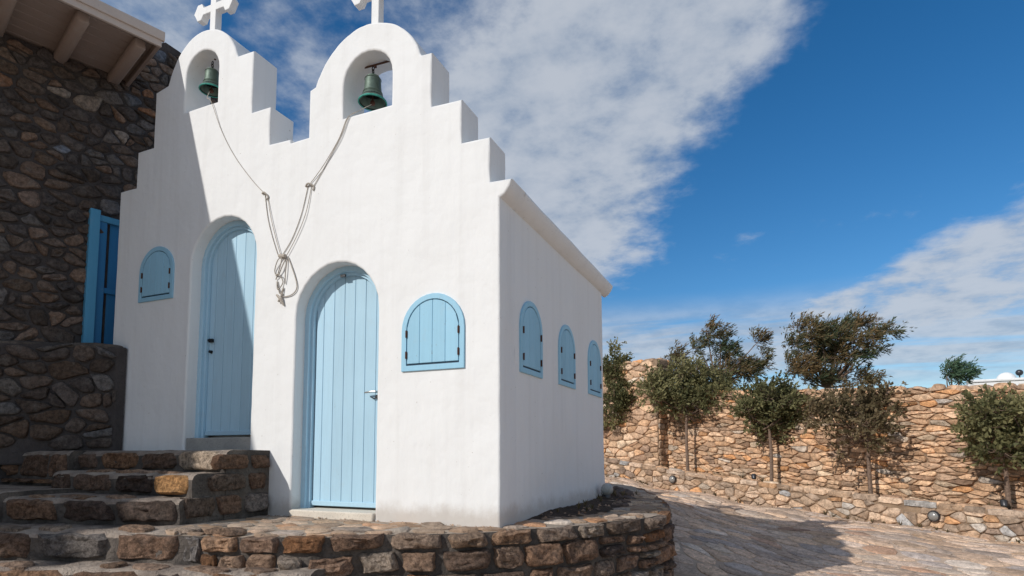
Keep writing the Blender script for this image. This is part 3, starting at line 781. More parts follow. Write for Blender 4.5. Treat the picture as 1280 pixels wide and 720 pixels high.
# crosses: flared three-lobed ends
def cross(cx,zb,zc,tag_):
    s=.047; a=.30; fl=.105
    def arm(dx,dz):
        # points of one flared arm end going outwards, in local (along, across)
        P=[(s,s),(a-.13,s),(a-.10,fl),(a-.03,fl+.0),(a,.05),(a+.03,0),(a,-.05),(a-.03,-fl),(a-.10,-fl),(a-.13,-s),(s,-s)]
        return [(dx*p-dz*q,dz*p+dx*q) for p,q in P]
    pts=[]
    pts+=[(-s,-(zc-zb)),(s,-(zc-zb)),(s,-s)]
    pts+=[(x,z) for x,z in arm(1,0)[::-1]]
    pts+=[(x,z) for x,z in arm(0,1)[::-1]]
    pts+=[(x,z) for x,z in arm(-1,0)[::-1]]
    q=[]
    for p in pts:
        if not q or math.dist(p,q[-1])>1e-4: q.append(p)
    if math.dist(q[0],q[-1])<1e-4: q.pop()
    vs,fs=curve_slab('cross',[(cx+x,zc+z) for x,z in q],[],.09,M_WHITE,bev=.008)
    vs=[(x,y+.11,z) for x,y,z in vs]
    return mk('cross',vs,fs,M_WHITE,ch,sharp=50)
cross(-3.87,5.60,6.02,0); cross(-1.475,4.95,5.46,0)
# arched frame ring mesh
def ring_pts(cx,r,zs,z0,n=16,rz=None):
    return arch(cx,z0,r,zs,n,rz)
def frame_ring(name,cx,z0,zs,ro,ri,y0,y1,mt,parent,bottom=False,zi=None,n=16,T=None,rzo=None,rzi=None):
    """arched frame between outlines; y0 front, y1 back"""
    o_=arch(cx,z0,ro,zs,n,rzo); i_=arch(cx,(zi if zi is not None else z0),ri,zs,n,rzi); k=len(o_)
    V=[(x,y0,z) for x,z in o_]+[(x,y0,z) for x,z in i_]+[(x,y1,z) for x,z in o_]+[(x,y1,z) for x,z in i_]
    F=[]
    rng=range(k) if bottom else range(k-1)
    for a in rng:
        c=(a+1)%k
        F+=[(a,k+a,k+c,c)[::-1],(k+a,3*k+a,3*k+c,k+c)[::-1],(2*k+a,a,c,2*k+c)[::-1]]
    if not bottom: F+=[(0,2*k,3*k,k),(k-1,2*k-1,4*k-1,3*k-1)]
    if T: V=[T(*v) for v in V]
    o=mk(name,V,F,mt,parent,True,sharp=35); return bevel(o,.004,2)
def plank(name,x0,x1,zb,topf,y0,y1,mt,parent,T=None,n=5,gapx=.004):
    x0+=gapx; x1-=gapx
    xs=[x0+(x1-x0)*i/n for i in range(n+1)]
    V=[];F=[]
    for y in (y0,y1):
        for x in xs: V.append((x,y,zb))
        for x in xs: V.append((x,y,max(topf(x),zb+.02)))
    m=n+1
    for i in range(n):
        F.append((i,i+1,m+i+1,m+i)); F.append((2*m+i+1,2*m+i,3*m+i,3*m+i+1))
        F.append((m+i,m+i+1,3*m+i+1,3*m+i)); F.append((2*m+i,2*m+i+1,i+1,i))
    F.append((0,m,3*m,2*m)); F.append((n,2*m+n,3*m+n,m+n))
    if T: V=[T(*v) for v in V]
    o=mk(name,V,F,mt,parent,False); return bevel(o,.003,1)
def door(cx,r,zs,z0,zd,seams,label,fw_=.085,yd=.205):
    yf=.135; ri=r-fw_
    d=frame_ring('door_frame',cx,z0+.0,zs,r+.03,ri+.03,yf,yf+.05,M_BLUE,ch)
    frame_ring('rebate',cx,z0,zs,r-fw_*.45,ri,yf+.035,yf+.11,M_BLUE,d)
    # door leaf: backing panel with planks
    V=[(x,yd+.022,z) for x,z in arch(cx,zd,ri+.02,zs,16)]
    lf=mk('door',V,[tuple(range(len(V)))[::-1]],M_GAP,ch,False); lf['label']=label
    top=lambda x:inarch(x,cx,ri+.004,zs)
    for a,b_ in zip(seams,seams[1:]): plank('plank',a,b_,zd+.035,top,yd,yd+.03,M_BLUE,lf,gapx=.002)
    bb=MB().box((cx-ri+.004,yd-.014,zd),(cx+ri-.004,yd+.028,zd+.05)).build('weather_bar',M_BLUE,lf,False); bevel(bb,.006,2)
    return lf
ldm=[-3.83]+[-3.74+.148*i for i in range(6)]+[-2.995]
rdm=[-2.225,-2.13,-1.995,-1.862,-1.728,-1.594,-1.46,-1.385]
ld=door(LD[0],LD[1],LD[2],.66,.83,[max(LD[0]-.415,x) if i==0 else min(x,LD[0]+.415) for i,x in enumerate(ldm)],'left light blue plank door, half in shadow at the top of the steps')
rd=door(RD[0],RD[1],RD[2],.02,.092,[max(RD[0]-.43,x) if i==0 else min(x,RD[0]+.43) for i,x in enumerate(rdm)],'right light blue plank door, sunlit, at terrace level')
o=MB().box((LD[0]-LD[1]+.005,.02,.60),(LD[0]+LD[1]-.005,.34,.80)).build('door_sill',M_SILL,ch,False); bevel(o,.01,2); o['label']='grey cement sill under the left door'
o=MB().box((RD[0]-RD[1]+.002,-.03,-.05),(RD[0]+RD[1]-.002,.34,.068)).build('door_sill',M_SILL2,ch,False); bevel(o,.014,2); o['label']='cream cement sill under the right door'
# left handle: black knob and keyhole ; right: steel lever
b=MB(); b.tube([(-3.775,.20,1.93),(-3.775,.15,1.93)],[.012,.012],10); b.tube([(-3.775,.152,1.93),(-3.70,.146,1.935)],[.012,.008],8); b.lathe([(0,.02),(.03,.02),(.03,0),(.03,-.02),(0,-.02)],(-3.775,.19,1.93),12)
b.build('handle',M_BLACK,ld)
b=MB(); b.tube([(-3.775,.2,1.80),(-3.775,.17,1.80)],[.02,.016],10); b.build('keyhole',M_BLACK,ld)
b=MB(); b.tube([(-1.43,.20,1.235),(-1.43,.155,1.235),(-1.46,.150,1.235),(-1.55,.152,1.228)],[.011,.011,.010,.008],8); b.build('handle',M_STEEL,rd)
b=MB(); b.tube([(-1.43,.2,1.185),(-1.43,.185,1.185)],[.02,.02],12); b.tube([(-1.43,.19,1.17),(-1.47,.18,1.172),(-1.50,.185,1.187)],.006,6); b.build('keyhole',M_LAMPD,rd)
b=MB(); b.box((RD[0]-.06,.13,2.435),(RD[0]+.0,.15,2.46)); b.build('latch',M_LAMPD,rd)
# arched shutters. T maps local (x,y,z) with wall plane y=0, outward -y
def window(cx,z0,w,h,T,label,nb=4,jit=0):
    r=w/2; zs=z0+h-r*1.02
    fwd=.052
    f=frame_ring('window',cx,z0,zs,r,r-fwd,-.018,.03,M_BLUEL,ch,bottom=True,zi=z0+fwd,T=T); f['label']=label
    ri=r-fwd-.004
    V=[(x,-.002,z) for x,z in arch(cx,z0+fwd,r-fwd+.004,zs,14)]
    V=[T(*v) for v in V]; mk('recess',V,[tuple(range(len(V)))[::-1]],M_GAP,f,False)
    x0=cx-ri+.004; x1=cx+ri-.004; dx=(x1-x0)/nb
    for k in range(nb): plank('plank',x0+dx*k,x0+dx*(k+1),z0+fwd+.018,lambda x:inarch(x,cx,ri-.004,zs),-.015,.01,M_BLUEL,f,T=T,gapx=.0012)
    for sx in (-1,1):
        for zz in (z0+fwd+.10,zs-.03):
            b=MB(); xx=cx+sx*ri
            b.box((xx-.010,-.024,zz-.03),(xx+.010,-.012,zz+.03)); b.tube([(xx,-.026,zz-.034),(xx,-.026,zz+.034)],.006,6)
            b.v=[tuple(T(*v)) for v in b.v]; b.build('hinge',M_IRON,f)
    return f
Tf=lambda x,y,z:Vector((x,y,z)); Ts=lambda x,y,z:Vector((-y,x,z))
window(-.676,1.385,.665,.72,Tf,'sunlit light blue arched shutter right of the right door')
window(-4.49,2.435,.60,.66,Tf,'shaded blue arched shutter left of the left door')
window(.732,1.385,.59,.74,Ts,'side wall shutter nearest the front corner',3)
window(1.862,1.385,.60,.73,Ts,'middle shutter of the side wall',3)
window(3.06,1.385,.63,.755,Ts,'side wall shutter nearest the back corner',3)
# ---------------------------------------------------------------- bells and ropes
def bell(cx,zt,cy,s,label,tilt=0):
    t=thing('bell',label,'bell',(cx,cy,zt),'bronze bells hanging in the two gables')
    # profile from crown to lip (radius, z below top)
    P=[(0,0),(.045,-.002),(.075,-.018),(.086,-.05),(.090,-.12),(.098,-.19),(.118,-.25),(.148,-.29)]
    b=MB(); b.lathe([(r*s,z*s) for r,z in P],(cx,cy,zt),28)
    b.lathe([(r*s*.92,z*s) for r,z in P[::-1]][:-1],(cx,cy,zt-.004),28)
    # raised bands
    body=b.build('bell_body',M_BRONZE,t)
    b=MB()
    for zz,rr in ((-.045,.088),(-.20,.103),(-.215,.106)): b.lathe([(rr*s,zz*s+.004),(rr*s+.004,zz*s),(rr*s,zz*s-.004)],(cx,cy,zt),28)
    b.build('band',M_BRONZE,body)
    b=MB(); b.lathe([(.149*s,-.288*s),(.156*s,-.298*s),(.158*s,-.308*s),(.152*s,-.314*s),(.143*s,-.306*s)],(cx,cy,zt),32)
    b.build('rim',M_VERDI,t)
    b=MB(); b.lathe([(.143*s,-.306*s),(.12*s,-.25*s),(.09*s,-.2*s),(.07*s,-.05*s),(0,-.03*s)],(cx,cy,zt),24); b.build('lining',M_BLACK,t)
    b=MB(); b.tube([(cx,cy,zt-.02),(cx,cy,zt-.30*s)],.007,6)
    b.lathe([(0,.03),(.02,.02),(.027,0),(.02,-.02),(0,-.03)],(cx,cy,zt-.31*s),12)
    b.build('clapper',M_IRON,t)
    b=MB()
    for k in range(3):
        z=zt+.015+k*.034; pts=[]
        for j in range(9):
            a=2*math.pi*j/8; q=(.014*math.cos(a),.024*math.sin(a)); pts.append((cx+q[0],cy,z+q[1]) if k%2==0 else (cx,cy+q[0],z+q[1]))
        b.tube(pts,.005,6,False)
    b.build('chain',M_BLACK,t)
    return t
YB=.17
bell(-1.53,4.545,YB,.95,'green rimmed bronze bell in the lower right gable niche')
bell(-3.915,5.27,YB,.88,'green rimmed bronze bell in the higher left gable niche')
def bar(x0,x1,z,y,label):
    b=MB(); b.tube([(x0,y-.02,z-.004),((x0+x1)/2,y,z),(x1,y+.02,z+.006)],.010,8); b.tube([(x0-.0,y-.03,z-.01),(x0+.03,y-.01,z)],.016,8)
    b.tube([((x0+x1)/2-.03,y,z),((x0+x1)/2-.03,y,z-.03)],.012,6)
    o=b.build('iron_bar',M_IRON); tag(o,label,'bar','rusty bars that carry the bells')
bar(-1.76,-1.18,4.66,YB,'rusty iron bar across the lower right gable niche carrying its bell')
bar(-4.08,-3.61,5.415,YB,'rusty iron bar across the higher left gable niche carrying its bell')
def spline(P,n=8):
    P=[Vector(p) for p in P]; out=[]
    for i in range(len(P)-1):
        p0=P[max(i-1,0)];p1=P[i];p2=P[i+1];p3=P[min(i+2,len(P)-1)]
        for k in range(n):
            t=k/n; out.append(.5*((2*p1)+(p2-p0)*t+(2*p0-5*p1+4*p2-p3)*t*t+(3*p1-p0-3*p2+p3)*t**3))
    out.append(P[-1]); return out
y=-.007
rp=thing('bell_rope','thin grey cord from the higher left bell down to the shared knot','rope',(-3.6,y,3.4),'bell cords on the chapel front')
b=MB(); b.tube(spline([(-3.915,.15,4.99),(-3.79,.02,4.79),(-3.67,-.02,4.69),(-3.50,y,4.31),(-3.27,y,3.95),(-2.99,y,3.62),(-2.79,y,3.425)]),.0038,6); b.build('cord',M_ROPE,rp)
b=MB(); b.tube(spline([(-2.80,y,3.43),(-2.745,y,3.15),(-2.66,y,2.90),(-2.575,y,2.70)]),.0038,6); b.build('cord',M_ROPE,rp)
b=MB(); b.tube(spline([(-2.76,y,3.40),(-2.69,y-.01,3.14),(-2.61,y-.01,2.90),(-2.54,y-.01,2.72)]),.0038,6); b.build('cord',M_ROPE,rp)
b=MB(); b.tube(spline([(-2.84,y,3.445),(-2.79,y-.02,3.44),(-2.75,y,3.39),(-2.77,y-.01,3.36)]),.010,6); b.build('knot',M_ROPE,rp)
rp=thing('bell_rope','doubled grey cord slanting from the lower right bell to the shared knot','rope',(-2.0,y,3.4),'bell cords on the chapel front')
b=MB(); b.tube(spline([(-1.53,.15,4.225),(-1.60,.05,4.12),(-1.69,-.005,4.045),(-1.78,y,3.87),(-1.95,y,3.62),(-2.12,y,3.40)]),.0038,6); b.build('cord',M_ROPE,rp)
b=MB(); b.tube(spline([(-1.62,.02,4.09),(-1.70,-.02,4.02),(-1.80,y-.015,3.82),(-2.0,y-.01,3.58),(-2.20,y,3.405)]),.0038,6); b.build('cord',M_ROPE,rp)
b=MB(); b.tube(spline([(-2.20,y,3.41),(-2.28,y,3.12),(-2.40,y,2.87),(-2.54,y,2.70)]),.0038,6); b.build('cord',M_ROPE,rp)
b=MB(); b.tube(spline([(-2.15,y,3.41),(-2.21,y-.01,3.12),(-2.33,y-.01,2.88),(-2.47,y-.01,2.68)]),.0038,6); b.build('cord',M_ROPE,rp)
b=MB(); b.tube(spline([(-2.23,y,3.41),(-2.18,y-.02,3.425),(-2.12,y,3.39),(-2.13,y,3.35)]),.010,6); b.build('knot',M_ROPE,rp)
rp=thing('rope_bundle','tangled knot of cord hanging against the wall between the two doors','rope',(-2.52,y,2.5))
y=-.012
b=MB(); b.tube(spline([(-2.50,y,2.70),(-2.56,y-.02,2.66),(-2.62,y,2.55),(-2.57,y,2.50),(-2.50,y-.02,2.58),(-2.47,y,2.67)],6),.0055,6)
b.tube(spline([(-2.52,y-.02,2.72),(-2.50,y-.03,2.64),(-2.55,y-.02,2.52),(-2.60,y,2.46)],6),.0055,6); b.build('loop',M_ROPE,rp)
b=MB(); b.tube(spline([(-2.60,y,2.50),(-2.53,y-.03,2.50),(-2.50,y,2.42),(-2.55,y-.02,2.34),(-2.58,y,2.44),(-2.54,y,2.30),(-2.49,y,2.36),(-2.52,y-.01,2.24)],6),.0055,6); b.build('loop',M_ROPE,rp)
b=MB(); b.tube(spline([(-2.44,y,2.68),(-2.40,y,2.60),(-2.33,y,2.44),(-2.31,y,2.33),(-2.38,y,2.27),(-2.50,y,2.26)],6),.0055,6); b.tube(spline([(-2.45,y,2.66),(-2.46,y-.01,2.52),(-2.47,y,2.40)],6),.0055,6); b.build('loop',M_ROPE,rp)
b=MB(); b.tube([(-2.58,y,2.29),(-2.51,y-.01,2.24),(-2.48,y,2.17)],[.012,.02,.01],6); b.tube([(-2.50,y,2.30),(-2.545,y-.01,2.21)],.012,6); b.tube([(-2.56,y,2.71),(-2.46,y-.02,2.69)],.02,8); b.build('knot',M_ROPE,rp)
# ---------------------------------------------------------------- stone house at the left
rg=random.Random(44)
A=R(16); wd=Vector((math.sin(A),math.cos(A),0)); nd=Vector((math.cos(A),-math.sin(A),0)); w0=Vector((-5.7,0,0))
house=thing('stone_house','dark brown rubble stone house with pale wooden eaves beside the chapel','house',(-6.2,-1,0))
def hm(u,v,h): 
    bend=0 if u<.5 else -.16*(u-.5)**1.6
    q=w0+wd*u+nd*(h+bend); return Vector((q.x,q.y,v))
def htop(u): return 5.60 if u<-.02 else float(np.interp(u,[0,.35,.75,1.1,1.6,2.0,2.6],[5.75,6.2,6.50,6.36,6.1,5.9,5.7]))
V=[];F=[]; us_=[-11,-6,-3]+list(np.arange(-2,-.1,.2))+[-.021,-.019]+list(np.arange(.1,2.61,.2))
for u in us_:
    for v in (-1.2,htop(u)-.03): V.append(hm(u,v,0))
    q=hm(u,htop(u)-.03,-.6); V.append(q)
for i in range(len(us_)-1):
    for k in range(2): a=i*3+k; F.append((a,a+3,a+4,a+1))
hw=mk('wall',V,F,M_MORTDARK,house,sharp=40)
def keeph(u,v):
    if v>htop(u)-.06: return False
    if -.0<u<.9 and 1.9<v<3.75: return False
    return True
cl=voronoi(-2.1,2.5,.5,6.7,.145,1.65,rg,.6,drop=.27)
def keep_vis(u,v):
    if not keeph(u,v): return False
    return True
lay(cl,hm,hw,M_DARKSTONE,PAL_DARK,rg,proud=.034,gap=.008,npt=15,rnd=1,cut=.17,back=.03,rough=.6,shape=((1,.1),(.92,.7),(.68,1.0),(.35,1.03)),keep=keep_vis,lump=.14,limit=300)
# window with open blue shutter on the house wall
sh=MB()
def hb(b,u0,u1,v0,v1,h0,h1):
    V=[hm(u,v,h) for h in (h0,h1) for v in (v0,v1) for u in (u0,u1)]
    return b.add(V,[(0,2,3,1),(4,5,7,6),(0,1,5,4),(2,6,7,3),(1,3,7,5),(0,4,6,2)])
b=MB(); hb(b,-.09,.02,1.6,3.73,-.05,.09); win=b.build('window_frame',M_BLUED,house,False); bevel(win,.006); win['label']='deep blue window frame with open shutter, half hidden by the chapel'
M_BLUEM=paint_mat('mid_blue_paint',(.09,.34,.56),worn=.35); win.data.materials[0]=M_BLUEM
for (a,c,v0,v1,h0,h1,nm,mt_) in ((.02,.9,3.60,3.68,-.04,.06,'rail',M_BLUEM),(.02,.9,2.68,2.75,-.04,.04,'rail',M_BLUED),(.02,.11,1.6,3.6,-.05,.045,'stile',M_BLUED),(.15,.9,1.6,2.68,-.05,.01,'panel',M_BLUED),(.15,.9,2.75,3.6,-.05,.01,'panel',M_BLUED),(.0,.9,1.6,3.73,-.06,-.05,'back_board',M_GAP)):
    b=MB(); hb(b,a,c,v0,v1,h0,h1); bevel(b.build(nm,mt_,win,False),.004)
# roof eave
e1=Vector((-4.447,-.112,5.55)); ed=Vector((math.sin(R(17.5)),math.cos(R(17.5)),0)); en=Vector((math.cos(R(17.5)),-math.sin(R(17.5)),0))
roof=MB()
pa=e1+en*.02; q0=pa-ed*10.5; 
def rb(b,s0,s1,h0,h1,z0,z1):  # s along eave (0 at end, negative to camera), h inward
    V=[]
    for z in (z0,z1):
        for s,h in ((s0,h0),(s1,h0),(s1,h1),(s0,h1)):
            q=e1+ed*s-en*h; V.append((q.x,q.y,z))
    return b.add(V,[(0,1,2,3)[::-1],(4,5,6,7),(0,4,5,1)[::-1],(1,5,6,2)[::-1],(2,6,7,3)[::-1],(3,7,4,0)[::-1]])
b=MB(); rb(b,-10.5,.0,.0,2.6,5.635,5.70); rf=b.build('roof',M_WOODL,house,False)
b=MB(); rb(b,-10.5,.025,-.03,.02,5.60,5.715); bevel(b.build('fascia',M_WOODL,rf,False),.006)
b=MB(); rb(b,-10.5,.0,-.005,.03,5.525,5.604); bevel(b.build('fascia',M_WOODL,rf,False),.005)
b=MB(); rb(b,-.04,.0,.03,1.35,5.535,5.634); bevel(b.build('bargeboard',M_WOOD,rf,False),.004)
k=0; h=.03
while h<1.75:
    w_=.165; b=MB(); rb(b,-10.5,-.04,h+.0025,h+w_-.0025,5.612,5.634); bevel(b.build('plank',M_WOOD,rf,False),.004,1); h+=w_
for s in (-.18,-.75,-1.36,-2.0,-2.7):
    a=e1+ed*s-en*.16; c=e1+ed*s-en*1.5; a.z=c.z=5.555
    b=MB(); b.beam(a,c,.13,.125,bev=.024); b.build('rafter',M_WOOD,rf,sharp=50)
# a squared pale stone near the frame edge on the house wall
# ---------------------------------------------------------------- low wall against the house
lw=thing('low_parapet_wall','low dark stone parapet with cement top between the house and the chapel front','wall',(-5.5,-.5,.6))
LW=Path([(-6.20,-1.12,0),(-4.925,-.135,0)],False)
lwz=lambda u:1.925
V=[];F=[]
pts=[LW.at(0),LW.at(LW.len)]
dd=(pts[1]-pts[0]).normalized(); 
body=[Vector((-6.20,-1.10,0)),Vector((-4.94,-.12,0)),Vector((-4.935,-.012,0)),Vector((-6.3,-.012,0))]
V=[(p.x,p.y,z) for z in (.5,1.90) for p in body]
o=mk('core',V,[(3,2,1,0),(4,5,6,7),(0,1,5,4),(1,2,6,5),(2,3,7,6),(3,0,4,7)],M_MORTDARK,lw,False); bevel(o,.02)
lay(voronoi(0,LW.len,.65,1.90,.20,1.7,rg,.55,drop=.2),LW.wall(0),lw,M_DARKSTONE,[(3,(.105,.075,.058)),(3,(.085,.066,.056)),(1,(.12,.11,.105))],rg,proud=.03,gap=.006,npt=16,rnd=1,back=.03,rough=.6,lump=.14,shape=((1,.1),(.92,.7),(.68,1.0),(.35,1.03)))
LE=Path([(-4.94,-.12,0),(-4.935,-.012,0)],False)
lay(courses(0,.105,.65,1.9,.2,.3,.3,.4,rg,.01,2.2,.0,62),LE.wall(0),lw,M_DARKSTONE,[(3,(.13,.09,.07))],rg,proud=.012,gap=.012,npt=12,rnd=1,back=.03)
c=[[(-6.18,-1.08),(-5.5,-.57),(-5.5,-.05),(-6.2,-.05)],[(-5.49,-.56),(-4.95,-.14),(-4.95,-.03),(-5.49,-.03)]]
for q in c:
    gg=stone_geo(q,lambda a,b_,h:Vector((a,b_,1.90+h)),.045,.0,rg,npt=16,rnd=1,rough=.4)
    mk('coping',gg[0],gg[1],M_MORTTERR,lw,True,(.2,.18,.16),50)
blk=stone_geo([(-6.5,.66),(-5.80,.66),(-5.79,.76),(-5.80,.86),(-6.5,.87)],lambda a,b_,h:Vector((a,-.72-h*1.0-(0 if 0 else 0),b_)),.12,.0,rg,npt=16,rnd=1,rough=.3,back=.25)
o=mk('stone_block',blk[0],blk[1],M_DARKSTONE,None,True,(.24,.2,.18),50); tag(o,'grey rough stone block lying on the landing at the left edge','stone')
# ---------------------------------------------------------------- lamps and small things
def wall_lamp(px,label,off=.11):
    best=min(range(900),key=lambda i:abs((to_px(LP.at(LP.len*i/899)) or (9e9,))[0]-px)); u=LP.len*best/899
    p,d,n=LP.frame(u); c=Vector((p.x,p.y,p.z+.27))+n*.06
    t=thing('wall_lamp',label,'lamp',tuple(c),'round bulkhead lamps set in the low wall')
    def disc(prof,name,mt):
        b=MB(); b.lathe(prof,(0,0,0),20)
        V=[c+d*x+_z*y_+n*z_ for x,y_,z_ in b.v]; mk(name,V,b.f,mt,t,sharp=50)
    disc([(0,-.02),(.105,-.02),(.11,.02),(.095,.045),(.085,.045)],'bezel',M_LAMPD)
    disc([(.09,.03),(.075,.06),(.045,.078),(0,.085)],'lens',M_GLASSL)
wall_lamp(843,'round dark bulkhead lamp in the low wall nearest the chapel')
wall_lamp(1170,'round dark bulkhead lamp in the low wall toward the right edge')
def spot(px,label):
    best=min(range(900),key=lambda i:abs((to_px(LP.at(LP.len*i/899)) or (9e9,))[0]-px)); u=LP.len*best/899
    p,d,n=LP.frame(u); c=p-n*.42; c.z=p.z+.44
    t=thing('garden_spotlight',label,'lamp',tuple(c),'spotlights in the tree bed')
    b=MB(); b.tube([c,c+_z*.12],.012,6); b.build('stake',M_LAMPD,t)
    a=c+_z*.13; dr=(n*-.6+_z*.7-d*.3).normalized()
    b=MB(); b.tube([a-dr*.06,a-dr*.03,a+dr*.07],[.03,.055,.065],12); b.build('head',M_LAMPD,t)
    b=MB(); b.tube([a+dr*.068,a+dr*.08],[.06,.055],12); b.build('lens',M_STEEL,t)
spot(934,'small dark spotlight in the bed beside the middle olive trunk'); spot(1246,'small dark spotlight in the bed near the rightmost olive trunk')
# globe lamp in the soil pocket
t=thing('globe_lamp','pale round globe lamp on the soil at the foot of the chapel side wall','lamp',(.14,3.1,.04))
b=MB(); r=.082; b.lathe([(r*math.sin(math.pi*k/12),-r*math.cos(math.pi*k/12)) for k in range(13)],(.14,3.1,.135),24); b.build('globe',M_GLOBE,t)
b=MB(); b.lathe([(0,0),(.05,0),(.05,.045),(.04,.06)],(.14,3.1,.02),16); b.build('base',M_LAMPD,t)
# ---------------------------------------------------------------- trees
def tree(name,label,cat,base,lobes,depth,mt,seed,trunk_h,dens=1.0,wind=(0,0,0),ll=.06,lw_=.018,spl=.28,lean=0,group=None,tr=.035,nsp=26,leaves=16):
    """lobes: (column, row, half width, half height) of each puff of foliage, placed around the trunk at its own depth"""
    rg=random.Random(seed); base=Vector(base); wv=Vector(wind); k_=depth/732
    t=thing(name,label,cat,tuple(base),group)
    fork=base+_z*trunk_h+_r*lean
    b=MB(); pts=spline([base-_z*.1,base+_z*trunk_h*.5+_r*(lean*.3+rg.uniform(-.03,.03)),fork],5)
    b.tube(pts,[tr*(1.25-.45*i/(len(pts)-1)) for i in range(len(pts))],8); b.build('trunk',M_BARK,t)
    br=MB(); LV=[];LT=[]
    xs=[l[0] for l in lobes]; half=(max(xs)-min(xs))/2*k_; mid_=(max(xs)+min(xs))/2
    for li,(px,row,rx,ry,*sp_) in enumerate(lobes):
        sp_=sp_[0] if sp_ else 1.0
        dx=(px-mid_)*k_; room=math.sqrt(max(.02,half**2-dx**2))*.6
        dd=depth+rg.uniform(-1,1)*min(room,.9)
        c=at(px,dd,v=row); rx*=dd/732; ry*=dd/732
        tone0=rg.uniform(0,1)
        m_=fork.lerp(c,.5)+Vector((rg.uniform(-1,1),rg.uniform(-1,1),rg.uniform(-1,0)))*rx*.4
        pp=spline([fork,m_,c],4); br.tube(pp,[tr*.55*(1-.75*i/(len(pp)-1)) for i in range(len(pp))],5,False)
        ns=max(5,int(nsp*dens*sp_*rx*ry/.06*rg.uniform(.55,1.35)))
        for s_ in range(ns):
            while True:
                d=Vector((rg.uniform(-1,1),rg.uniform(-1,1),rg.uniform(-1,1)))
                if d.length<1: break
            st=c+_r*d.x*rx*.85+_f*d.y*rx*.85+_z*d.z*ry*.85
            sd=((_r*d.x+_f*d.y+_z*d.z)*.7+_z*.25+wv+Vector((rg.gauss(0,.4),rg.gauss(0,.4),rg.gauss(0,.35)))).normalized()
            L=spl*rg.uniform(.5,1.2); en_=st+sd*L
            if s_%2==0: br.tube([c.lerp(st,.4),st,en_],[.008,.005,.002],3,False)
            for k in range(leaves):
                a=rg.random(); q=st.lerp(en_,a)+Vector((rg.gauss(0,1),rg.gauss(0,1),rg.gauss(0,1)))*spl*.09
                ld_=(sd*.9+wv*.5+Vector((rg.gauss(0,.5),rg.gauss(0,.5),rg.gauss(0,.5)))).normalized()
                sdv=ld_.orthogonal().normalized(); sdv.rotate(Quaternion(ld_,rg.uniform(0,6.28)))
                l=ll*rg.uniform(.6,1.3); w=lw_*rg.uniform(.7,1.3)
                LV+= [q,q+ld_*l*.5+sdv*w,q+ld_*l,q+ld_*l*.5-sdv*w]; LT+=[min(1,max(0,tone0*.55+rg.uniform(0,.6)))]*4
    br.build('branch',M_BARK,t)
    n=len(LV)//4; tn=np.repeat(np.array(LT)[:,None],3,1)
    o=mk('foliage',[tuple(v) for v in LV],[(4*i,4*i+1,4*i+2,4*i+3) for i in range(n)],mt,t,False,tn); o['kind']='stuff'
    return t
def bedpt(px,off=.62):
    best=min(range(900),key=lambda i:abs((to_px(LP.at(LP.len*i/899)-LP.frame(LP.len*i/899)[2]*off) or (9e9,))[0]-px)); u=LP.len*best/899
    p,d,n=LP.frame(u); q=p-n*off; q.z=p.z+.42; return q
def zrow(p,row): return CAM.z+(564-row)/732*((p-CAM).dot(_f))
def m_per_px(p): return ((p-CAM).dot(_f))/732
GRP='small olive trees planted in the bed before the wall'
LOBES={
 861:[(823,480,18,15),(815,492,13,11),(851,485,22,15),(873,467,19,13),(890,478,22,15),(895,497,26,15),(865,503,24,13),(837,502,18,12),(918,503,15,12),(908,523,22,10,.8),(850,462,12,10),(870,522,18,8,.6)],
 965:[(948,499,20,13),(962,491,20,11),(979,499,22,15),(997,499,16,14),(957,522,26,14),(978,524,26,15),(998,513,20,14),(962,538,22,10),(935,514,12,12),(1012,518,12,12,.8)],
 1091:[(1060,500,20,15,.8),(1046,513,15,13,.8),(1077,509,20,13,.8),(1107,500,16,13,.8),(1121,491,9,8,.8),(1024,520,15,14,.8),(1060,530,26,13,.6),(1088,536,24,15,.5),(1121,530,18,17,.6),(1138,536,13,14,.6),(1093,554,30,13,.3),(1127,554,18,14,.3),(1064,552,20,12,.3)],
 1264:[(1232,513,20,13),(1249,522,22,15),(1268,520,20,14),(1220,536,18,15),(1238,547,26,15),(1262,545,26,17),(1279,541,20,18),(1249,563,26,12),(1273,563,20,12),(1300,530,24,20),(1305,555,22,16)],
 778:[(768,436,7,8,.8),(770,460,15,18),(783,475,17,16),(770,500,17,19),(786,496,16,15),(795,484,12,10),(764,520,18,13),(788,518,12,10,.7)]}
for px,lab,sd_,mt_ in (
   (861,'dark green olive tree in the bed, second from the chapel',1,M_OLIVE),
   (965,'round dark olive tree in the bed in front of the middle of the wall',2,M_OLIVE),
   (1091,'sparse brownish olive tree in the bed with thin see-through crown',3,M_DRY),
   (1264,'dense olive tree in the bed at the right edge',4,M_OLIVE),
   (778,'olive tree in the bed half hidden behind the chapel corner',5,M_OLIVE)):
    p=bedpt(px); d_=(p-CAM).dot(_f); zb=zrow(p,max(l[1] for l in LOBES[px])-4)
    tree('olive_tree',lab,'tree',p,[(l[0],l[1]+2,l[2]*1.16,l[3]*1.16,*l[4:]) for l in LOBES[px]],d_,mt_,sd_,max(.35,zb-p.z),1.25,(.10,.04,.03),.10,.026,.33,0,GRP,.038,21,17)
wv=tuple(_r*.8+_z*.22)
GR2='windblown trees growing behind the tall wall'
def wtree(px,d,lobes,lab,seed,h,lean=0,dens=1.0,mt_=M_PINE):
    p=at(px,d,1.3)
    tree('juniper_tree',lab,'tree',p,lobes,d,mt_,seed,h,dens,wv,.16,.016,.40,lean,GR2,.07,19,24)
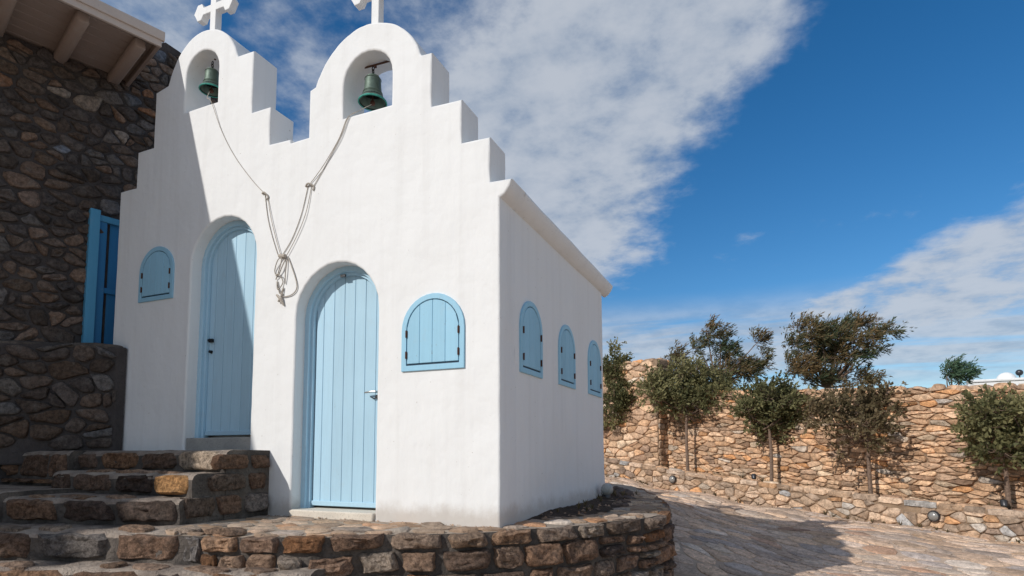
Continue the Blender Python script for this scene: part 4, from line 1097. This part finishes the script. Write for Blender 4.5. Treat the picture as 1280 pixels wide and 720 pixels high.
wtree(905,20,[(887,412,17,8),(876,432,16,12),(903,423,17,9),(908,441,19,10),(916,464,27,14),(938,462,18,13),(952,426,8,12),(955,446,8,9),(951,459,11,6),(893,476,20,10)],'loose windblown tree behind the wall with gaps of sky, nearest the higher wall section',11,1.6,-.2,.9)
wtree(1035,19,[(1001,411,9,14),(998,430,13,14),(990,458,11,15),(1006,463,16,16),(1018,413,12,13),(1032,422,14,14),(1049,422,14,13),(1064,410,14,10),(1083,407,14,10),(1079,425,17,10),(1101,421,15,8),(1117,413,11,5),(1100,440,12,6),(1078,446,15,7),(1052,445,15,12),(1027,444,15,15),(1021,473,20,10),(1046,474,18,8),(1082,476,15,8)],'broad dense windblown tree with rusty brown tips behind the middle of the wall',13,1.4,0,1.15)
wtree(848,20,[(845,448,12,13),(838,462,10,12),(856,470,12,10)],'thin wispy treetop just right of the higher wall section',14,1.8,0,.7)
wtree(1195,21,[(1188,464,9,8),(1200,468,12,8),(1211,465,8,5),(1188,474,9,6),(1204,476,12,6),(1195,458,7,5)],'small spiky green tuft poking over the wall toward the right',15,1.2,0,1.1,M_TUFT)
# ---------------------------------------------------------------- pebbles, crumbs and weeds
rg=random.Random(99); pb=MB()
def crumb(x,y,z,r,t):
    v=[]; 
    for k in range(6):
        a=k*math.pi/3+rg.uniform(-.3,.3); v.append((x+r*rg.uniform(.7,1.2)*math.cos(a),y+r*rg.uniform(.7,1.2)*math.sin(a),z))
    v.append((x+rg.uniform(-.3,.3)*r,y+rg.uniform(-.3,.3)*r,z+r*rg.uniform(.5,1)))
    pb.add(v,[(k,(k+1)%6,6) for k in range(6)],t)
for _ in range(90):
    y=rg.uniform(.6,3.9); x=rg.uniform(.03,.45); crumb(x,y,.02,rg.uniform(.008,.024),pick(PAL_TERR,rg))
for _ in range(120):
    x=rg.uniform(-2.6,-.05); y=-abs(rg.gauss(0,.05))-.01; crumb(x,y,0,rg.uniform(.004,.014),pick(PAL_FLOOR,rg))
for _ in range(260):
    u=rg.uniform(0,LP.len); p,d,n=LP.frame(u); q=p+n*abs(rg.gauss(0,.22)); crumb(q.x+n.x*.05,q.y+n.y*.05,zgb(q.x,q.y)-.005,rg.uniform(.01,.035),pick(PAL_LOW,rg))
for _ in range(160):
    x=rg.uniform(1.2,6); y=rg.uniform(2,9); crumb(x,y,zgb(x,y)-.006,rg.uniform(.008,.022),pick(PAL_ROAD,rg))
o=pb.build('pebbles',M_FLAG,tone=True); tag(o,'loose crumbs of stone lying on the road, terrace and soil','pebbles',kind='stuff')
wd_=MB()
def weed(x,y,z,h,n):
    for k in range(n):
        a=rg.uniform(0,6.28); l=h*rg.uniform(.5,1.1); q=Vector((x,y,z)); e=q+Vector((math.cos(a)*l*.6,math.sin(a)*l*.6,l)); w=Vector((-math.sin(a),math.cos(a),0))*.006
        m_=q.lerp(e,.5)+Vector((0,0,l*.15)); c=rg.random()
        wd_.add([q-w,q+w,m_+w*1.2,m_-w*1.2,e],[(0,1,2,3),(3,2,4)],(c,c,c))
for _ in range(16): weed(rg.uniform(.03,.4),rg.uniform(.7,3.9),.02,rg.uniform(.04,.10),9)
for _ in range(60):
    u=rg.uniform(0,LP.len); p,d,n=LP.frame(u); q=p+n*.07; weed(q.x,q.y,zgb(q.x,q.y)-.02,rg.uniform(.05,.13),10)
for _ in range(70):
    u=rg.uniform(0,LP.len); p,d,n=LP.frame(u); q=p-n*rg.uniform(.35,.95); weed(q.x,q.y,p.z+.40,rg.uniform(.08,.22),14)
o=wd_.build('weeds',M_DRY,smooth=False,tone=True); tag(o,'thin dry weeds along the foot of the walls and in the tree bed','weeds',kind='stuff')
# ---------------------------------------------------------------- white house beyond the wall
d=30; k=d/732
c0=at(1213,d,v=479); c1=at(1420,d,v=479)
wh=thing('white_house','low white flat roofed house just showing above the right end of the wall','house',tuple(at(1300,d,1.0)))
def obox(name,a,b_,depth,z0,z1,mt,parent):
    n=(b_-a).normalized(); bk=Vector((-n.y,n.x,0))*depth
    V=[(q.x,q.y,z) for z in (z0,z1) for q in (a,b_,b_+bk,a+bk)]
    o=mk(name,V,[(3,2,1,0),(4,5,6,7),(0,1,5,4),(1,2,6,5),(2,3,7,6),(3,0,4,7)],mt,parent,False); return bevel(o,.04)
zt=zrow(c0,477); 
a_=c0.copy(); b_=c1+_f*(-5); 
obox('wall',a_,b_,6,.5,zt-.12,M_WHITE,wh); 
obox('parapet',a_-_r*.06-_f*.06,b_+_r*.06-_f*.06,.4,zt-.118,zt+.02,M_WHITE,wh)
q=at(1262,29.6,v=476); b=MB(); r=.42; b.lathe([(r*math.sin(math.pi*k_/16),r*math.cos(math.pi*k_/16)) for k_ in range(9)],(q.x,q.y,zt-.05),20); b.build('roof_vent',M_WHITE,wh)
q=at(1279,29.6,v=467); b=MB(); b.tube([(q.x,q.y,zt-.05),(q.x,q.y,q.z)],.03,6); b.lathe([(.16*math.sin(math.pi*k_/10),.16*math.cos(math.pi*k_/10)) for k_ in range(11)],tuple(q),14); b.build('dark_ball_lamp',M_LAMPD,wh)
print('objects',len(bpy.data.objects),'tris',sum(len(o.data.polygons) for o in bpy.data.objects if o.type=='MESH'))
